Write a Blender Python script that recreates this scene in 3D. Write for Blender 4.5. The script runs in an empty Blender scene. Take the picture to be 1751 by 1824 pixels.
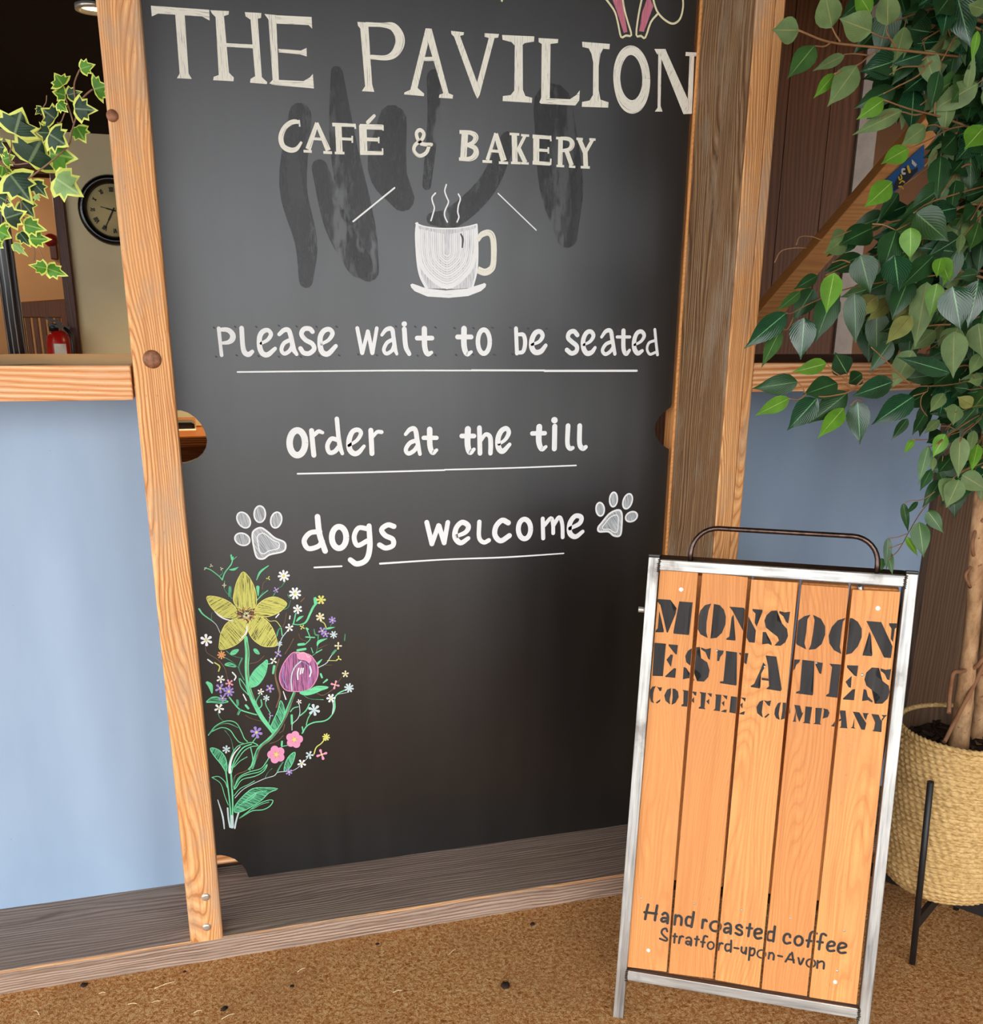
import bpy, bmesh, math, random
from mathutils import Vector, Matrix
rnd = random.Random(7)
SC = bpy.context.scene
COL = SC.collection
PI = math.pi

# ---------------------------------------------------------------- camera
W_PX, H_PX, F_PX, CX, CY, CAM_H = 1751.0, 1824.0, 1751.0, 875.5, 1140.0, 1.45
RM = Matrix(((0.95959693, 0.07930802, -0.26997032),
             (-0.28126449, 0.29764192, -0.91230454),
             (0.00800142, 0.9513777, 0.3079228)))
cam_data = bpy.data.cameras.new('camera')
cam = bpy.data.objects.new('camera', cam_data)
COL.objects.link(cam)
cam.matrix_world = Matrix.Translation((0, 0, CAM_H)) @ RM.to_4x4()
cam_data.sensor_fit = 'HORIZONTAL'
cam_data.sensor_width = 36.0
cam_data.lens = 36.0 * F_PX / W_PX
cam_data.shift_y = (CY - H_PX / 2) / W_PX
cam_data.clip_start = 0.02
SC.camera = cam

# ---------------------------------------------------------------- view, world, sun
SC.view_settings.view_transform = 'Standard'
SC.view_settings.look = 'None'
SC.view_settings.gamma = 1.0
SC.view_settings.use_curve_mapping = False
SC.view_settings.exposure = 0.42
world = bpy.data.worlds.new('overcast_sky')
SC.world = world
world.use_nodes = True
wn = world.node_tree.nodes
wn['Background'].inputs['Color'].default_value = (0.94, 0.965, 1.0, 1)
wn['Background'].inputs['Strength'].default_value = 2.9


def lamp(kind, name, loc, energy, color, **kw):
    d = bpy.data.lights.new(name, kind)
    d.energy = energy
    d.color = color
    for k, v in kw.items():
        setattr(d, k, v)
    o = bpy.data.objects.new(name, d)
    COL.objects.link(o)
    o.location = loc
    return o


sun = lamp('SUN', 'hazy_sun', (-3, -4, 5), 1.3, (1.0, 0.95, 0.86), angle=math.radians(50))
sun.rotation_euler = Vector((0.42, 0.80, -0.52)).to_track_quat('-Z', 'Y').to_euler()

# ---------------------------------------------------------------- pixel rays -> places in the scene
CAMP = Vector((0, 0, CAM_H))


def ray(px, py):
    return RM @ Vector(((px - CX) / F_PX, -(py - CY) / F_PX, -1.0))


def onY(px, py, y):
    d = ray(px, py)
    return CAMP + d * (y / d.y)


def onZ(px, py, z):
    d = ray(px, py)
    return CAMP + d * ((z - CAM_H) / d.z)


def onP(px, py, p0, n):
    d = ray(px, py)
    return CAMP + d * ((p0 - CAMP).dot(n) / d.dot(n))


def mpp(px, py, y):
    """metres per pixel for things facing the camera at wall distance y"""
    return y / ray(px, py).y / F_PX


def to_px(p):
    q = RM.transposed() @ (Vector(p) - CAMP)
    return CX + F_PX * q.x / -q.z, CY - F_PX * q.y / -q.z


def zm(ox, oy, s):
    return lambda x, y: (ox + x / s, oy + y / s)


# ---------------------------------------------------------------- objects
ROOT = {}


def thing(name, label, cat, loc=(0, 0, 0), rot=None, group=None):
    o = bpy.data.objects.new(name, None)
    o.empty_display_size = 0.05
    COL.objects.link(o)
    m = Matrix.Translation(Vector(loc))
    if rot is not None:
        m = m @ rot.to_4x4()
    o.matrix_world = m
    ROOT[o] = m.inverted()
    tag(o, label, cat, group)
    return o


def tag(o, label, cat, group=None):
    o['label'] = label
    o['category'] = cat
    if group:
        o['group'] = group
    return o


class MB:
    """collects geometry in world coordinates; build() links it as ONE mesh object"""

    def __init__(self):
        self.v, self.f, self.m, self.uv, self.sm = [], [], [], [], []

    def face(self, idx, mat=0, uv=None, smooth=False):
        self.f.append(tuple(idx))
        self.m.append(mat)
        self.uv.append(uv)
        self.sm.append(smooth)

    def box(self, a, b, mat=0, mats=None):
        x0, y0, z0 = a
        x1, y1, z1 = b
        self.hexa([(x0, y0, z0), (x1, y0, z0), (x1, y1, z0), (x0, y1, z0),
                   (x0, y0, z1), (x1, y0, z1), (x1, y1, z1), (x0, y1, z1)], mat, mats)

    def hexa(self, p, mat=0, mats=None):
        n = len(self.v)
        self.v += [Vector(q) for q in p]
        fs = dict(bottom=(3, 2, 1, 0), top=(4, 5, 6, 7), front=(0, 1, 5, 4),
                  right=(1, 2, 6, 5), back=(2, 3, 7, 6), left=(3, 0, 4, 7))
        for k, q in fs.items():
            self.face([n + i for i in q], (mats or {}).get(k, mat))

    def beam(self, a, b, w, h, up=(0, 0, 1), mat=0):
        a, b = Vector(a), Vector(b)
        t = (b - a).normalized()
        s = t.cross(Vector(up)).normalized()
        u = s.cross(t)
        s, u = s * w / 2, u * h / 2
        self.hexa([a - s - u, a + s - u, b + s - u, b - s - u,
                   a - s + u, a + s + u, b + s + u, b - s + u], mat)

    def tube(self, pts, rad, seg=8, mat=0, cap=True, smooth=True):
        pts = [Vector(p) for p in pts]
        if not hasattr(rad, '__len__'):
            rad = [rad] * len(pts)
        n0 = len(self.v)
        ref = None
        for i, p in enumerate(pts):
            t = (pts[min(i + 1, len(pts) - 1)] - pts[max(i - 1, 0)]).normalized()
            if ref is None:
                ref = t.orthogonal().normalized()
            ref = (ref - t * ref.dot(t)).normalized()
            b = t.cross(ref)
            for k in range(seg):
                a = 2 * PI * k / seg
                self.v.append(p + (ref * math.cos(a) + b * math.sin(a)) * rad[i])
        for i in range(len(pts) - 1):
            for k in range(seg):
                k2 = (k + 1) % seg
                self.face((n0 + i * seg + k, n0 + i * seg + k2, n0 + (i + 1) * seg + k2, n0 + (i + 1) * seg + k),
                          mat, [(k / seg, i * .2), ((k + 1) / seg, i * .2), ((k + 1) / seg, i * .2 + .2), (k / seg, i * .2 + .2)], smooth)
        if cap:
            self.face([n0 + k for k in range(seg)][::-1], mat)
            self.face([n0 + (len(pts) - 1) * seg + k for k in range(seg)], mat)

    def lathe(self, prof, c, axis='Z', seg=32, mat=0, smooth=True):
        c = Vector(c)
        n0 = len(self.v)
        for r, h in prof:
            for k in range(seg):
                a = 2 * PI * k / seg
                x, y = r * math.cos(a), r * math.sin(a)
                self.v.append(c + (Vector((x, y, h)) if axis == 'Z' else Vector((x, h, y))))
        for i in range(len(prof) - 1):
            for k in range(seg):
                k2 = (k + 1) % seg
                q = (n0 + i * seg + k, n0 + i * seg + k2, n0 + (i + 1) * seg + k2, n0 + (i + 1) * seg + k)
                self.face(q if axis == 'Z' else q[::-1], mat, None, smooth)
        e = [n0 + k for k in range(seg)]
        f = [n0 + (len(prof) - 1) * seg + k for k in range(seg)]
        self.face(e[::-1] if axis == 'Z' else e, mat)
        self.face(f if axis == 'Z' else f[::-1], mat)

    def build(self, name, mats, parent=None, bevel=0.0, seg=2, recalc=False):
        root = parent
        while root is not None and root.parent is not None:
            root = root.parent
        me = bpy.data.meshes.new(name)
        inv = ROOT.get(root) if root is not None else None
        vs = [inv @ q for q in self.v] if inv is not None else self.v
        me.from_pydata([tuple(q) for q in vs], [], self.f)
        if not isinstance(mats, (list, tuple)):
            mats = [mats]
        for m in mats:
            me.materials.append(m)
        me.polygons.foreach_set('material_index', self.m)
        me.polygons.foreach_set('use_smooth', self.sm)
        if any(u is not None for u in self.uv):
            ul = me.uv_layers.new(name='UVMap')
            flat = []
            for f, u in zip(self.f, self.uv):
                for i in range(len(f)):
                    flat += list(u[i]) if u is not None else [0.0, 0.0]
            ul.data.foreach_set('uv', flat)
        me.update()
        o = bpy.data.objects.new(name, me)
        COL.objects.link(o)
        if parent is not None:
            o.parent = parent
        if bevel > 0:
            b = o.modifiers.new('edge', 'BEVEL')
            b.width = bevel
            b.segments = seg
            b.limit_method = 'ANGLE'
        return o


def struct(o):
    o['kind'] = 'structure'
    return o


def smooth_path(pts, n=6):
    """Catmull-Rom through points given as tuples of any length"""
    if len(pts) < 3:
        return [tuple(p) for p in pts]
    out = []
    P = [tuple(2 * a - b for a, b in zip(pts[0], pts[1]))] + [tuple(p) for p in pts] + \
        [tuple(2 * a - b for a, b in zip(pts[-1], pts[-2]))]
    for i in range(1, len(P) - 2):
        p0, p1, p2, p3 = P[i - 1:i + 3]
        for k in range(n):
            t = k / n
            out.append(tuple(.5 * (2 * b + (c - a) * t + (2 * a - 5 * b + 4 * c - d) * t * t + (3 * b - a - 3 * c + d) * t ** 3)
                             for a, b, c, d in zip(p0, p1, p2, p3)))
    out.append(tuple(pts[-1]))
    return out
# ---------------------------------------------------------------- materials
def srgb(r, g, b):
    f = lambda c: c / 12.92 if c <= .04045 else ((c + .055) / 1.055) ** 2.4
    return (f(r / 255), f(g / 255), f(b / 255), 1)


class NT:
    def __init__(self, name, rough=0.6, spec=0.5, metal=0.0):
        self.mat = bpy.data.materials.new(name)
        self.mat.use_nodes = True
        self.t = self.mat.node_tree
        self.p = self.t.nodes['Principled BSDF']
        self.p.inputs['Roughness'].default_value = rough
        self.p.inputs['Specular IOR Level'].default_value = spec
        self.p.inputs['Metallic'].default_value = metal

    def n(self, typ, **kw):
        nd = self.t.nodes.new(typ)
        for k, v in kw.items():
            if k in nd.inputs:
                nd.inputs[k].default_value = v
            else:
                setattr(nd, k, v)
        return nd

    def l(self, a, b):
        self.t.links.new(a, b)

    def ramp(self, src, stops):
        r = self.n('ShaderNodeValToRGB')
        e = r.color_ramp.elements
        while len(e) < len(stops):
            e.new(0.5)
        for el, (pos, c) in zip(e, stops):
            el.position = pos
            el.color = c if hasattr(c, '__len__') else (c, c, c, 1)
        self.l(src, r.inputs['Fac'])
        return r.outputs['Color']

    def mix(self, fac, a, b, mode='MIX'):
        m = self.n('ShaderNodeMix', data_type='RGBA', blend_type=mode)
        for sock, val in ((m.inputs[0], fac), (m.inputs[6], a), (m.inputs[7], b)):
            if hasattr(val, 'is_linked'):
                self.l(val, sock)
            elif sock == m.inputs[0]:
                sock.default_value = val
            else:
                sock.default_value = val
        return m.outputs[2]

    def coords(self, kind='Object', scale=(1, 1, 1), rand=0.0):
        tc = self.n('ShaderNodeTexCoord')
        v = tc.outputs[kind]
        if rand:
            oi = self.n('ShaderNodeObjectInfo')
            mu = self.n('ShaderNodeMath', operation='MULTIPLY')
            mu.inputs[1].default_value = rand
            self.l(oi.outputs['Random'], mu.inputs[0])
            ad = self.n('ShaderNodeVectorMath', operation='ADD')
            self.l(v, ad.inputs[0])
            self.l(mu.outputs[0], ad.inputs[1])
            v = ad.outputs[0]
        mp = self.n('ShaderNodeMapping')
        mp.inputs['Scale'].default_value = scale
        self.l(v, mp.inputs['Vector'])
        return mp.outputs['Vector']

    def noise(self, vec, scale, detail=4, rough=0.55, dist=0.0):
        nz = self.n('ShaderNodeTexNoise', Scale=scale, Detail=detail, Roughness=rough, Distortion=dist)
        self.l(vec, nz.inputs['Vector'])
        return nz.outputs['Fac']

    def bump(self, h, strength=0.3, dist=0.002):
        b = self.n('ShaderNodeBump', Strength=strength, Distance=dist)
        self.l(h, b.inputs['Height'])
        self.l(b.outputs['Normal'], self.p.inputs['Normal'])

    def color(self, c):
        if hasattr(c, 'is_linked'):
            self.l(c, self.p.inputs['Base Color'])
        else:
            self.p.inputs['Base Color'].default_value = c
        return self


def plain(name, c, rough=0.6, spec=0.5, metal=0.0, var=0.12, scale=30):
    t = NT(name, rough, spec, metal)
    v = t.noise(t.coords('Object'), scale, 3)
    lo = tuple(x * (1 - var) for x in c[:3]) + (1,)
    hi = tuple(min(1, x * (1 + var)) for x in c[:3]) + (1,)
    t.color(t.ramp(v, [(.3, lo), (.7, hi)]))
    return t.mat


def wood(name, light, mid, dark, axis='z', grain=1.0, rough=0.65, grey=None, grey_amt=0.5, bump=0.35, knots=0.0, spec=0.35,
         contrast=1.0, fibre=.6, spacing=.0075, warp=.05, vary=.0):
    """sawn timber: warped growth lines along the grain that bend round knots, fine fibres, worn grey patches, specks"""
    t = NT(name, rough, spec)
    i = 'xyz'.index(axis)
    P = t.coords('Object', (1, 1, 1), rand=7.0)

    def st(k, src=P):
        mp = t.n('ShaderNodeMapping')
        mp.inputs['Scale'].default_value = tuple(k if q == i else 1.0 for q in range(3))
        t.l(src, mp.inputs['Vector'])
        return mp.outputs['Vector']

    def mth(op, a, b=None):
        m = t.n('ShaderNodeMath', operation=op)
        for k, v in enumerate((a, b)):
            if v is None:
                continue
            if hasattr(v, 'is_linked'):
                t.l(v, m.inputs[k])
            else:
                m.inputs[k].default_value = v
        return m.outputs[0]
    sx = t.n('ShaderNodeSeparateXYZ')
    t.l(P, sx.inputs[0])
    o = [sx.outputs[k] for k in range(3)]
    across = [q for q in range(3) if q != i]
    c0 = mth('ADD', o[across[0]], mth('MULTIPLY', o[across[1]], .8))
    w1 = mth('MULTIPLY', t.noise(st(.16), 5.0, 2, .5), warp * 4)
    w2 = mth('MULTIPLY', t.noise(st(.30), 34.0, 2, .5), .008)
    cc = mth('ADD', c0, mth('ADD', w1, w2))
    kcol = None
    if knots:
        vo = t.n('ShaderNodeTexVoronoi', Scale=knots)
        t.l(st(.55), vo.inputs['Vector'])
        d_ = vo.outputs['Distance']
        g_ = t.ramp(d_, [(.0, 1.0), (.10, .55), (.30, 0.0)])
        cc = mth('ADD', cc, mth('MULTIPLY', g_, .05))
        kcol = t.ramp(d_, [(.035, .85), (.06, .35), (.10, 0.0)])
    ph = mth('MULTIPLY', cc, 6.2832 / (spacing / grain))
    sn = mth('ADD', mth('MULTIPLY', mth('SINE', ph), .5), .5)
    rings = t.ramp(sn, [(0.0, light), (0.45, mid), (0.80, mid), (0.97, dark)])
    c = t.mix(min(1.0, contrast), mid, rings)
    fib = t.noise(st(.022), 170, 4, .65)
    c = t.mix(t.ramp(fib, [(.36, fibre), (.56, 0.0)]), c, dark)
    pat = t.noise(st(.35), 4.5, 3, .6)
    c = t.mix(t.ramp(pat, [(.42, 0.0), (.70, .5)]), c, mid)
    if grey is not None:
        gr = t.noise(st(.40), 8, 5, .7)
        c = t.mix(t.ramp(gr, [(.50, 0.0), (.66, grey_amt)]), c, grey)
    sp = t.noise(st(.5), 210, 2, .6)
    c = t.mix(t.ramp(sp, [(.67, 0.0), (.74, .5 * fibre)]), c, tuple(x * .5 for x in dark[:3]) + (1,))
    if kcol is not None:
        c = t.mix(kcol, c, tuple(x * .7 for x in dark[:3]) + (1,))
    if vary:
        oi = t.n('ShaderNodeObjectInfo')
        c = t.mix(mth('MULTIPLY', oi.outputs['Random'], vary), c, tuple(x * f_ for x, f_ in zip(dark[:3], (1.05, .95, 1.0))) + (1,))
    t.color(c)
    h = mth('ADD', fib, mth('MULTIPLY', sn, -.35))
    t.bump(h, bump, 0.0016)
    return t.mat


M = {}
M['post'] = wood('orange_pine_timber', srgb(240, 190, 132), srgb(222, 160, 100), srgb(176, 112, 62), 'z', 1.0, .6,
                 grey=srgb(184, 152, 122), grey_amt=.85, knots=2.6, spacing=.0072, warp=.075)
M['rail'] = wood('orange_pine_rail', srgb(250, 212, 172), srgb(228, 162, 104), srgb(184, 112, 60), 'x', 1.0, .6,
                 grey=srgb(214, 176, 146), grey_amt=.4, knots=0, spacing=.013, warp=.05)
M['rail_top'] = wood('worn_shelf_top', srgb(124, 98, 74), srgb(104, 80, 58), srgb(74, 54, 38), 'x', 1.0, .7)
M['weather'] = wood('weathered_brown_board', srgb(172, 140, 104), srgb(142, 106, 70), srgb(92, 64, 40), 'z', 1.0, .75,
                    grey=srgb(164, 146, 124), grey_amt=.6, bump=.9, knots=1.8, spacing=.0085, fibre=.8)
M['sill'] = wood('grey_weathered_sill', srgb(164, 147, 135), srgb(140, 123, 112), srgb(88, 74, 66), 'x', 1.0, .8,
                 grey=srgb(128, 114, 96), grey_amt=.6, bump=.9, knots=2.4, spacing=.013, fibre=.7, contrast=.75)
M['sill_front'] = wood('pale_sill_edge', srgb(184, 160, 142), srgb(162, 136, 118), srgb(100, 80, 66), 'x', 1.0, .8, bump=.9, spacing=.0065, fibre=.7,
                       grey=srgb(168, 150, 136), grey_amt=.4, warp=.025, knots=1.4)
M['sill_arris'] = wood('split_orange_arris', srgb(230, 190, 144), srgb(206, 150, 96), srgb(150, 112, 84), 'x', 1.0, .7, grey=srgb(150, 128, 110), grey_amt=1.0)
M['darkwood'] = wood('dark_brown_boarding', srgb(104, 62, 32), srgb(90, 51, 24), srgb(58, 32, 14), 'z', 1.0, .5, spec=.15, knots=1.5, contrast=.5, spacing=.02, fibre=.4)
M['panelwood'] = wood('dim_brown_cladding', srgb(116, 90, 68), srgb(98, 74, 55), srgb(62, 46, 34), 'z', 1.0, .7, knots=1.5, contrast=.5, spacing=.014, fibre=.4)
M['brace'] = wood('orange_brace', srgb(244, 180, 112), srgb(234, 164, 96), srgb(190, 122, 66), 'x', 1.0, .5, contrast=.4, spacing=.012, fibre=.3)
M['plank'] = wood('sign_plank_pine', srgb(236, 174, 104), srgb(224, 154, 88), srgb(178, 112, 58), 'z', 1.0, .6,
                  grey=srgb(206, 142, 88), grey_amt=.5, bump=.3, contrast=.42, fibre=.55, spacing=.0062, knots=2.3, warp=.09, vary=.5)
M['furniture'] = wood('brown_furniture', srgb(160, 98, 48), srgb(136, 80, 36), srgb(90, 50, 22), 'z', 1.0, .45, contrast=.5)
M['tabletop'] = wood('table_wood', srgb(190, 112, 48), srgb(168, 94, 36), srgb(120, 64, 24), 'x', 1.0, .35, contrast=.4)
M['doorwood'] = wood('dark_door_frame', srgb(112, 62, 32), srgb(92, 48, 24), srgb(54, 28, 14), 'z', 1.0, .4, contrast=.4)

# blue painted panel
t = NT('grey_blue_paint', .42, .45)
v = t.noise(t.coords('Object', (1, 1, .25)), 5, 4)
c = t.ramp(v, [(.3, srgb(142, 164, 190)), (.7, srgb(156, 178, 202))])
sp = t.n('ShaderNodeTexVoronoi', Scale=14)
t.l(t.coords('Object', (1, 1, 1)), sp.inputs['Vector'])
c = t.mix(t.ramp(sp.outputs['Distance'], [(.015, 0.6), (.03, 0.0)]), c, srgb(70, 80, 95))
t.color(c)
t.bump(t.noise(t.coords('Object', (1, 1, .10)), 4.5, 2), .45, .03)
M['blue'] = t.mat

# chalkboard
t = NT('chalkboard_black', .36, .88)
v1 = t.noise(t.coords('Object', (1, 1, .35)), 3.2, 5, .6)
v2 = t.noise(t.coords('Object', (1, 1, .12)), 16, 4, .6)
c = t.ramp(v1, [(.25, srgb(11, 11, 11)), (.75, srgb(22, 21, 20))])
c = t.mix(t.ramp(v2, [(.4, 0.0), (.8, .30)]), c, srgb(46, 44, 41))
t.color(c)
r = t.ramp(v1, [(.25, .30), (.75, .40)])
t.l(r, t.p.inputs['Roughness'])
t.bump(t.noise(t.coords('Object', (1, 1, 1)), 120, 2), .05, .001)
M['board'] = t.mat
M['board_edge'] = plain('board_black_edge', srgb(30, 28, 27), .6)
t = NT('wiped_darker_patch', .42, .66)
wv_ = t.noise(t.coords('Object', (1, 1, .3)), 12, 6, .72)
t.p.inputs['Base Color'].default_value = srgb(18, 17, 17)
tr_ = t.n('ShaderNodeBsdfTransparent')
mx_ = t.n('ShaderNodeMixShader')
t.l(t.ramp(wv_, [(.40, 0.0), (.47, .65), (.6, .95)]), mx_.inputs[0])
t.l(tr_.outputs[0], mx_.inputs[1])
t.l(t.p.outputs[0], mx_.inputs[2])
t.l(mx_.outputs[0], [n for n in t.t.nodes if n.type == 'OUTPUT_MATERIAL'][0].inputs['Surface'])
M['wipe'] = t.mat


def chalk(name, col, lo=.30, hi=.46, dark=srgb(62, 60, 58), su=25, sv=520):
    t = NT(name, .9, .1)
    tc = t.n('ShaderNodeTexCoord')
    mp = t.n('ShaderNodeMapping')
    mp.inputs['Scale'].default_value = (su, sv, 1)
    t.l(tc.outputs['UV'], mp.inputs['Vector'])
    v = t.noise(mp.outputs['Vector'], 1.0, 3, .6, .3)
    t.color(t.mix(t.ramp(v, [(lo, 0.0), (hi, 1.0)]), dark, col))
    return t.mat


M['c_white'] = chalk('white_chalk_streaked', srgb(240, 238, 224), .31, .43, srgb(140, 138, 132))
M['c_solid'] = chalk('white_chalk_solid', srgb(242, 245, 245), .26, .38, srgb(188, 192, 192))
M['c_fill'] = chalk('white_chalk_thin', srgb(206, 212, 216), .33, .62, srgb(120, 124, 128))
M['c_green'] = chalk('green_chalk', srgb(124, 226, 168), .32, .48, srgb(70, 140, 104))
M['c_gfill'] = chalk('green_chalk_hatch', srgb(112, 204, 156), .42, .56, srgb(46, 62, 54))
M['c_yellow'] = chalk('yellow_chalk', srgb(226, 224, 124), .3, .45, srgb(130, 128, 70))
M['c_yfill'] = chalk('yellow_chalk_hatch', srgb(214, 212, 116), .36, .50, srgb(66, 64, 50), 18, 420)
M['c_purple'] = chalk('purple_chalk', srgb(172, 148, 222), .3, .5, srgb(110, 95, 140))
M['c_pink'] = chalk('pink_chalk', srgb(240, 160, 196), .25, .42, srgb(190, 120, 150))
M['c_pfill'] = chalk('pink_chalk_hatch', srgb(196, 124, 172), .38, .55, srgb(78, 58, 76), 18, 420)
M['c_rose'] = chalk('dusty_rose_chalk', srgb(206, 124, 142), .3, .5, srgb(140, 84, 98))
M['c_cup'] = chalk('white_chalk_cup', srgb(222, 226, 228), .30, .52, srgb(150, 154, 158))
M['c_brown'] = chalk('brown_chalk', srgb(140, 110, 88), .3, .5, srgb(80, 66, 58))
M['c_orange'] = chalk('orange_chalk', srgb(232, 170, 110), .3, .45, srgb(150, 110, 80))
M['c_cream'] = chalk('cream_chalk', srgb(236, 230, 188), .3, .45, srgb(160, 156, 130))
M['c_pale'] = chalk('pale_blue_chalk', srgb(206, 226, 228), .3, .45, srgb(130, 144, 148))
M['c_dark'] = plain('dark_chalk_gap', srgb(74, 74, 76), .8)

# coir matting
t = NT('coir_matting', .95, .1)
vec = t.coords('Object')
f1 = t.noise(vec, 115, 3, .7, .8)
f2 = t.noise(vec, 330, 2, .7)
f3 = t.noise(vec, 4, 4, .6)
c = t.ramp(f1, [(.30, srgb(140, 84, 38)), (.46, srgb(220, 150, 84)), (.62, srgb(255, 214, 154))])
c = t.mix(t.ramp(f2, [(.35, .5), (.6, 0.0)]), c, srgb(140, 88, 46))
c = t.mix(t.ramp(f3, [(.45, 0.0), (.75, .45)]), c, srgb(178, 130, 86))
t.color(c)
ad = t.n('ShaderNodeMath', operation='ADD')
t.l(f1, ad.inputs[0])
t.l(f2, ad.inputs[1])
t.bump(ad.outputs[0], 1.0, .010)
M['coir'] = t.mat

# brushed steel of the sign frame
for nm_, sc_ in (('steel', (1, 1, .05)), ('steel_crosswise', (.05, 1, 1))):
    t = NT(nm_, .34, .5, .9)
    v = t.noise(t.coords('Object', sc_, rand=4), 150, 3)
    v2 = t.noise(t.coords('Object', (1, 1, 1), rand=4), 9, 5, .65)
    c = t.ramp(v, [(.3, srgb(128, 128, 127)), (.7, srgb(186, 184, 179))])
    c = t.mix(t.ramp(v2, [(.60, 0.0), (.78, .8)]), c, srgb(96, 82, 74))
    t.color(c)
    t.l(t.ramp(v2, [(.3, .34), (.7, .55)]), t.p.inputs['Roughness'])
    M[nm_] = t.mat
M['steel_dark'] = plain('burnt_steel', srgb(84, 72, 64), .35, .5, .9, .35, 60)
M['rust'] = plain('dark_rusty_steel', srgb(84, 68, 62), .28, .5, .9, .4, 90)
M['black_plastic'] = plain('black_plastic', srgb(24, 24, 25), .4)
M['black_metal'] = plain('black_powder_coat', srgb(26, 26, 28), .5)
M['screw'] = plain('zinc_screw', srgb(214, 208, 196), .3, .5, .7)
M['white_cap'] = plain('white_screw_cap', srgb(240, 238, 235), .4)
t = NT('stencil_black_paint', .7, .3)
v = t.noise(t.coords('Object', (1, 1, .1), rand=2), 60, 4, .65)
t.color(t.ramp(v, [(.30, srgb(34, 33, 33)), (.68, srgb(56, 54, 53)), (.82, srgb(108, 92, 78))]))
M['stencil'] = t.mat

# rope basket
t = NT('seagrass_rope', .85, .2)
v = t.noise(t.coords('Object', (1, 1, 2.5)), 90, 4, .65)
c = t.ramp(v, [(.28, srgb(142, 112, 66)), (.5, srgb(198, 164, 108)), (.75, srgb(226, 196, 142))])
t.color(c)
M['rope'] = t.mat
M['soil'] = plain('dark_bark_mulch', srgb(52, 40, 34), .95, .1, var=.5, scale=60)
t = NT('ficus_bark', .85, .2)
vb = t.noise(t.coords('Object', (1, 1, .4)), 40, 5, .65)
c = t.ramp(vb, [(.3, srgb(128, 94, 66)), (.55, srgb(178, 140, 102)), (.8, srgb(206, 172, 132))])
vo = t.noise(t.coords('Object', (1, 1, 1)), 70, 2)
c = t.mix(t.ramp(vo, [(.66, 0.0), (.72, .8)]), c, srgb(120, 66, 40))
t.color(c)
t.bump(vb, .5, .003)
M['bark'] = t.mat
M['vine'] = plain('brown_vine', srgb(138, 98, 70), .8, .2)
M['twig'] = plain('tan_twig', srgb(138, 100, 64), .7, .3)
M['ivy_stem'] = plain('ivy_stem_brown', srgb(150, 116, 92), .7, .3)


def leafmat(name, base, vein, rough=.42, trans=.0, spec=.45, ribs=.22):
    t = NT(name, rough, spec)
    tc = t.n('ShaderNodeTexCoord')
    sx = t.n('ShaderNodeSeparateXYZ')
    t.l(tc.outputs['UV'], sx.inputs[0])
    ab = t.n('ShaderNodeMath', operation='ABSOLUTE')
    t.l(sx.outputs['X'], ab.inputs[0])
    v = t.noise(t.coords('Object'), 26, 3)
    c = t.ramp(v, [(.3, tuple(x * .72 for x in base[:3]) + (1,)), (.7, tuple(min(1, x * 1.25) for x in base[:3]) + (1,))])
    c = t.mix(t.ramp(ab.outputs[0], [(.025, .75), (.055, 0.0)]), c, vein)
    # side veins
    wv = t.n('ShaderNodeMath', operation='MULTIPLY_ADD')
    wv.inputs[1].default_value = -.55
    t.l(ab.outputs[0], wv.inputs[0])
    t.l(sx.outputs['Y'], wv.inputs[2])
    ws = t.n('ShaderNodeMath', operation='MULTIPLY')
    ws.inputs[1].default_value = 62.0
    t.l(wv.outputs[0], ws.inputs[0])
    wsn = t.n('ShaderNodeMath', operation='SINE')
    t.l(ws.outputs[0], wsn.inputs[0])
    c = t.mix(t.ramp(wsn.outputs[0], [(.86, 0.0), (1.0, ribs)]), c, vein)
    t.color(c)
    t.bump(wsn.outputs[0], .12, .001)
    if trans:
        tr = t.n('ShaderNodeBsdfTranslucent')
        t.l(c, tr.inputs['Color'])
        mx = t.n('ShaderNodeMixShader')
        mx.inputs[0].default_value = trans
        t.l(t.p.outputs[0], mx.inputs[1])
        t.l(tr.outputs[0], mx.inputs[2])
        out = [n for n in t.t.nodes if n.type == 'OUTPUT_MATERIAL'][0]
        t.l(mx.outputs[0], out.inputs['Surface'])
    return t.mat


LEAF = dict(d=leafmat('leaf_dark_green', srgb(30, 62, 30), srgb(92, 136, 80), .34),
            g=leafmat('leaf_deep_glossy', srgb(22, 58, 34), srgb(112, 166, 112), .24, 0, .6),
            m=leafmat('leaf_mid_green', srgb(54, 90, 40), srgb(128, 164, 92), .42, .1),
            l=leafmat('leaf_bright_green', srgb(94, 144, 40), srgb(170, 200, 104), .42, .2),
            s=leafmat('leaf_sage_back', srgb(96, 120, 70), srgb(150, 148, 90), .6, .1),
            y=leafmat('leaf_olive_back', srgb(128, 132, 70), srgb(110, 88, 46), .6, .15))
LKEYS = list(LEAF)
IVY = dict(d=leafmat('ivy_dark_grey_green', srgb(46, 72, 52), srgb(128, 150, 108), .42, 0, .3, 0),
           l=leafmat('ivy_bright_green', srgb(84, 146, 34), srgb(150, 190, 84), .45, .15, .4, 0),
           p=leafmat('ivy_pale_back', srgb(150, 190, 120), srgb(190, 214, 150), .6, .1, .4, 0),
           e=plain('ivy_yellow_margin', srgb(222, 232, 112), .5, .4))
IKEYS = list(IVY)

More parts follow.
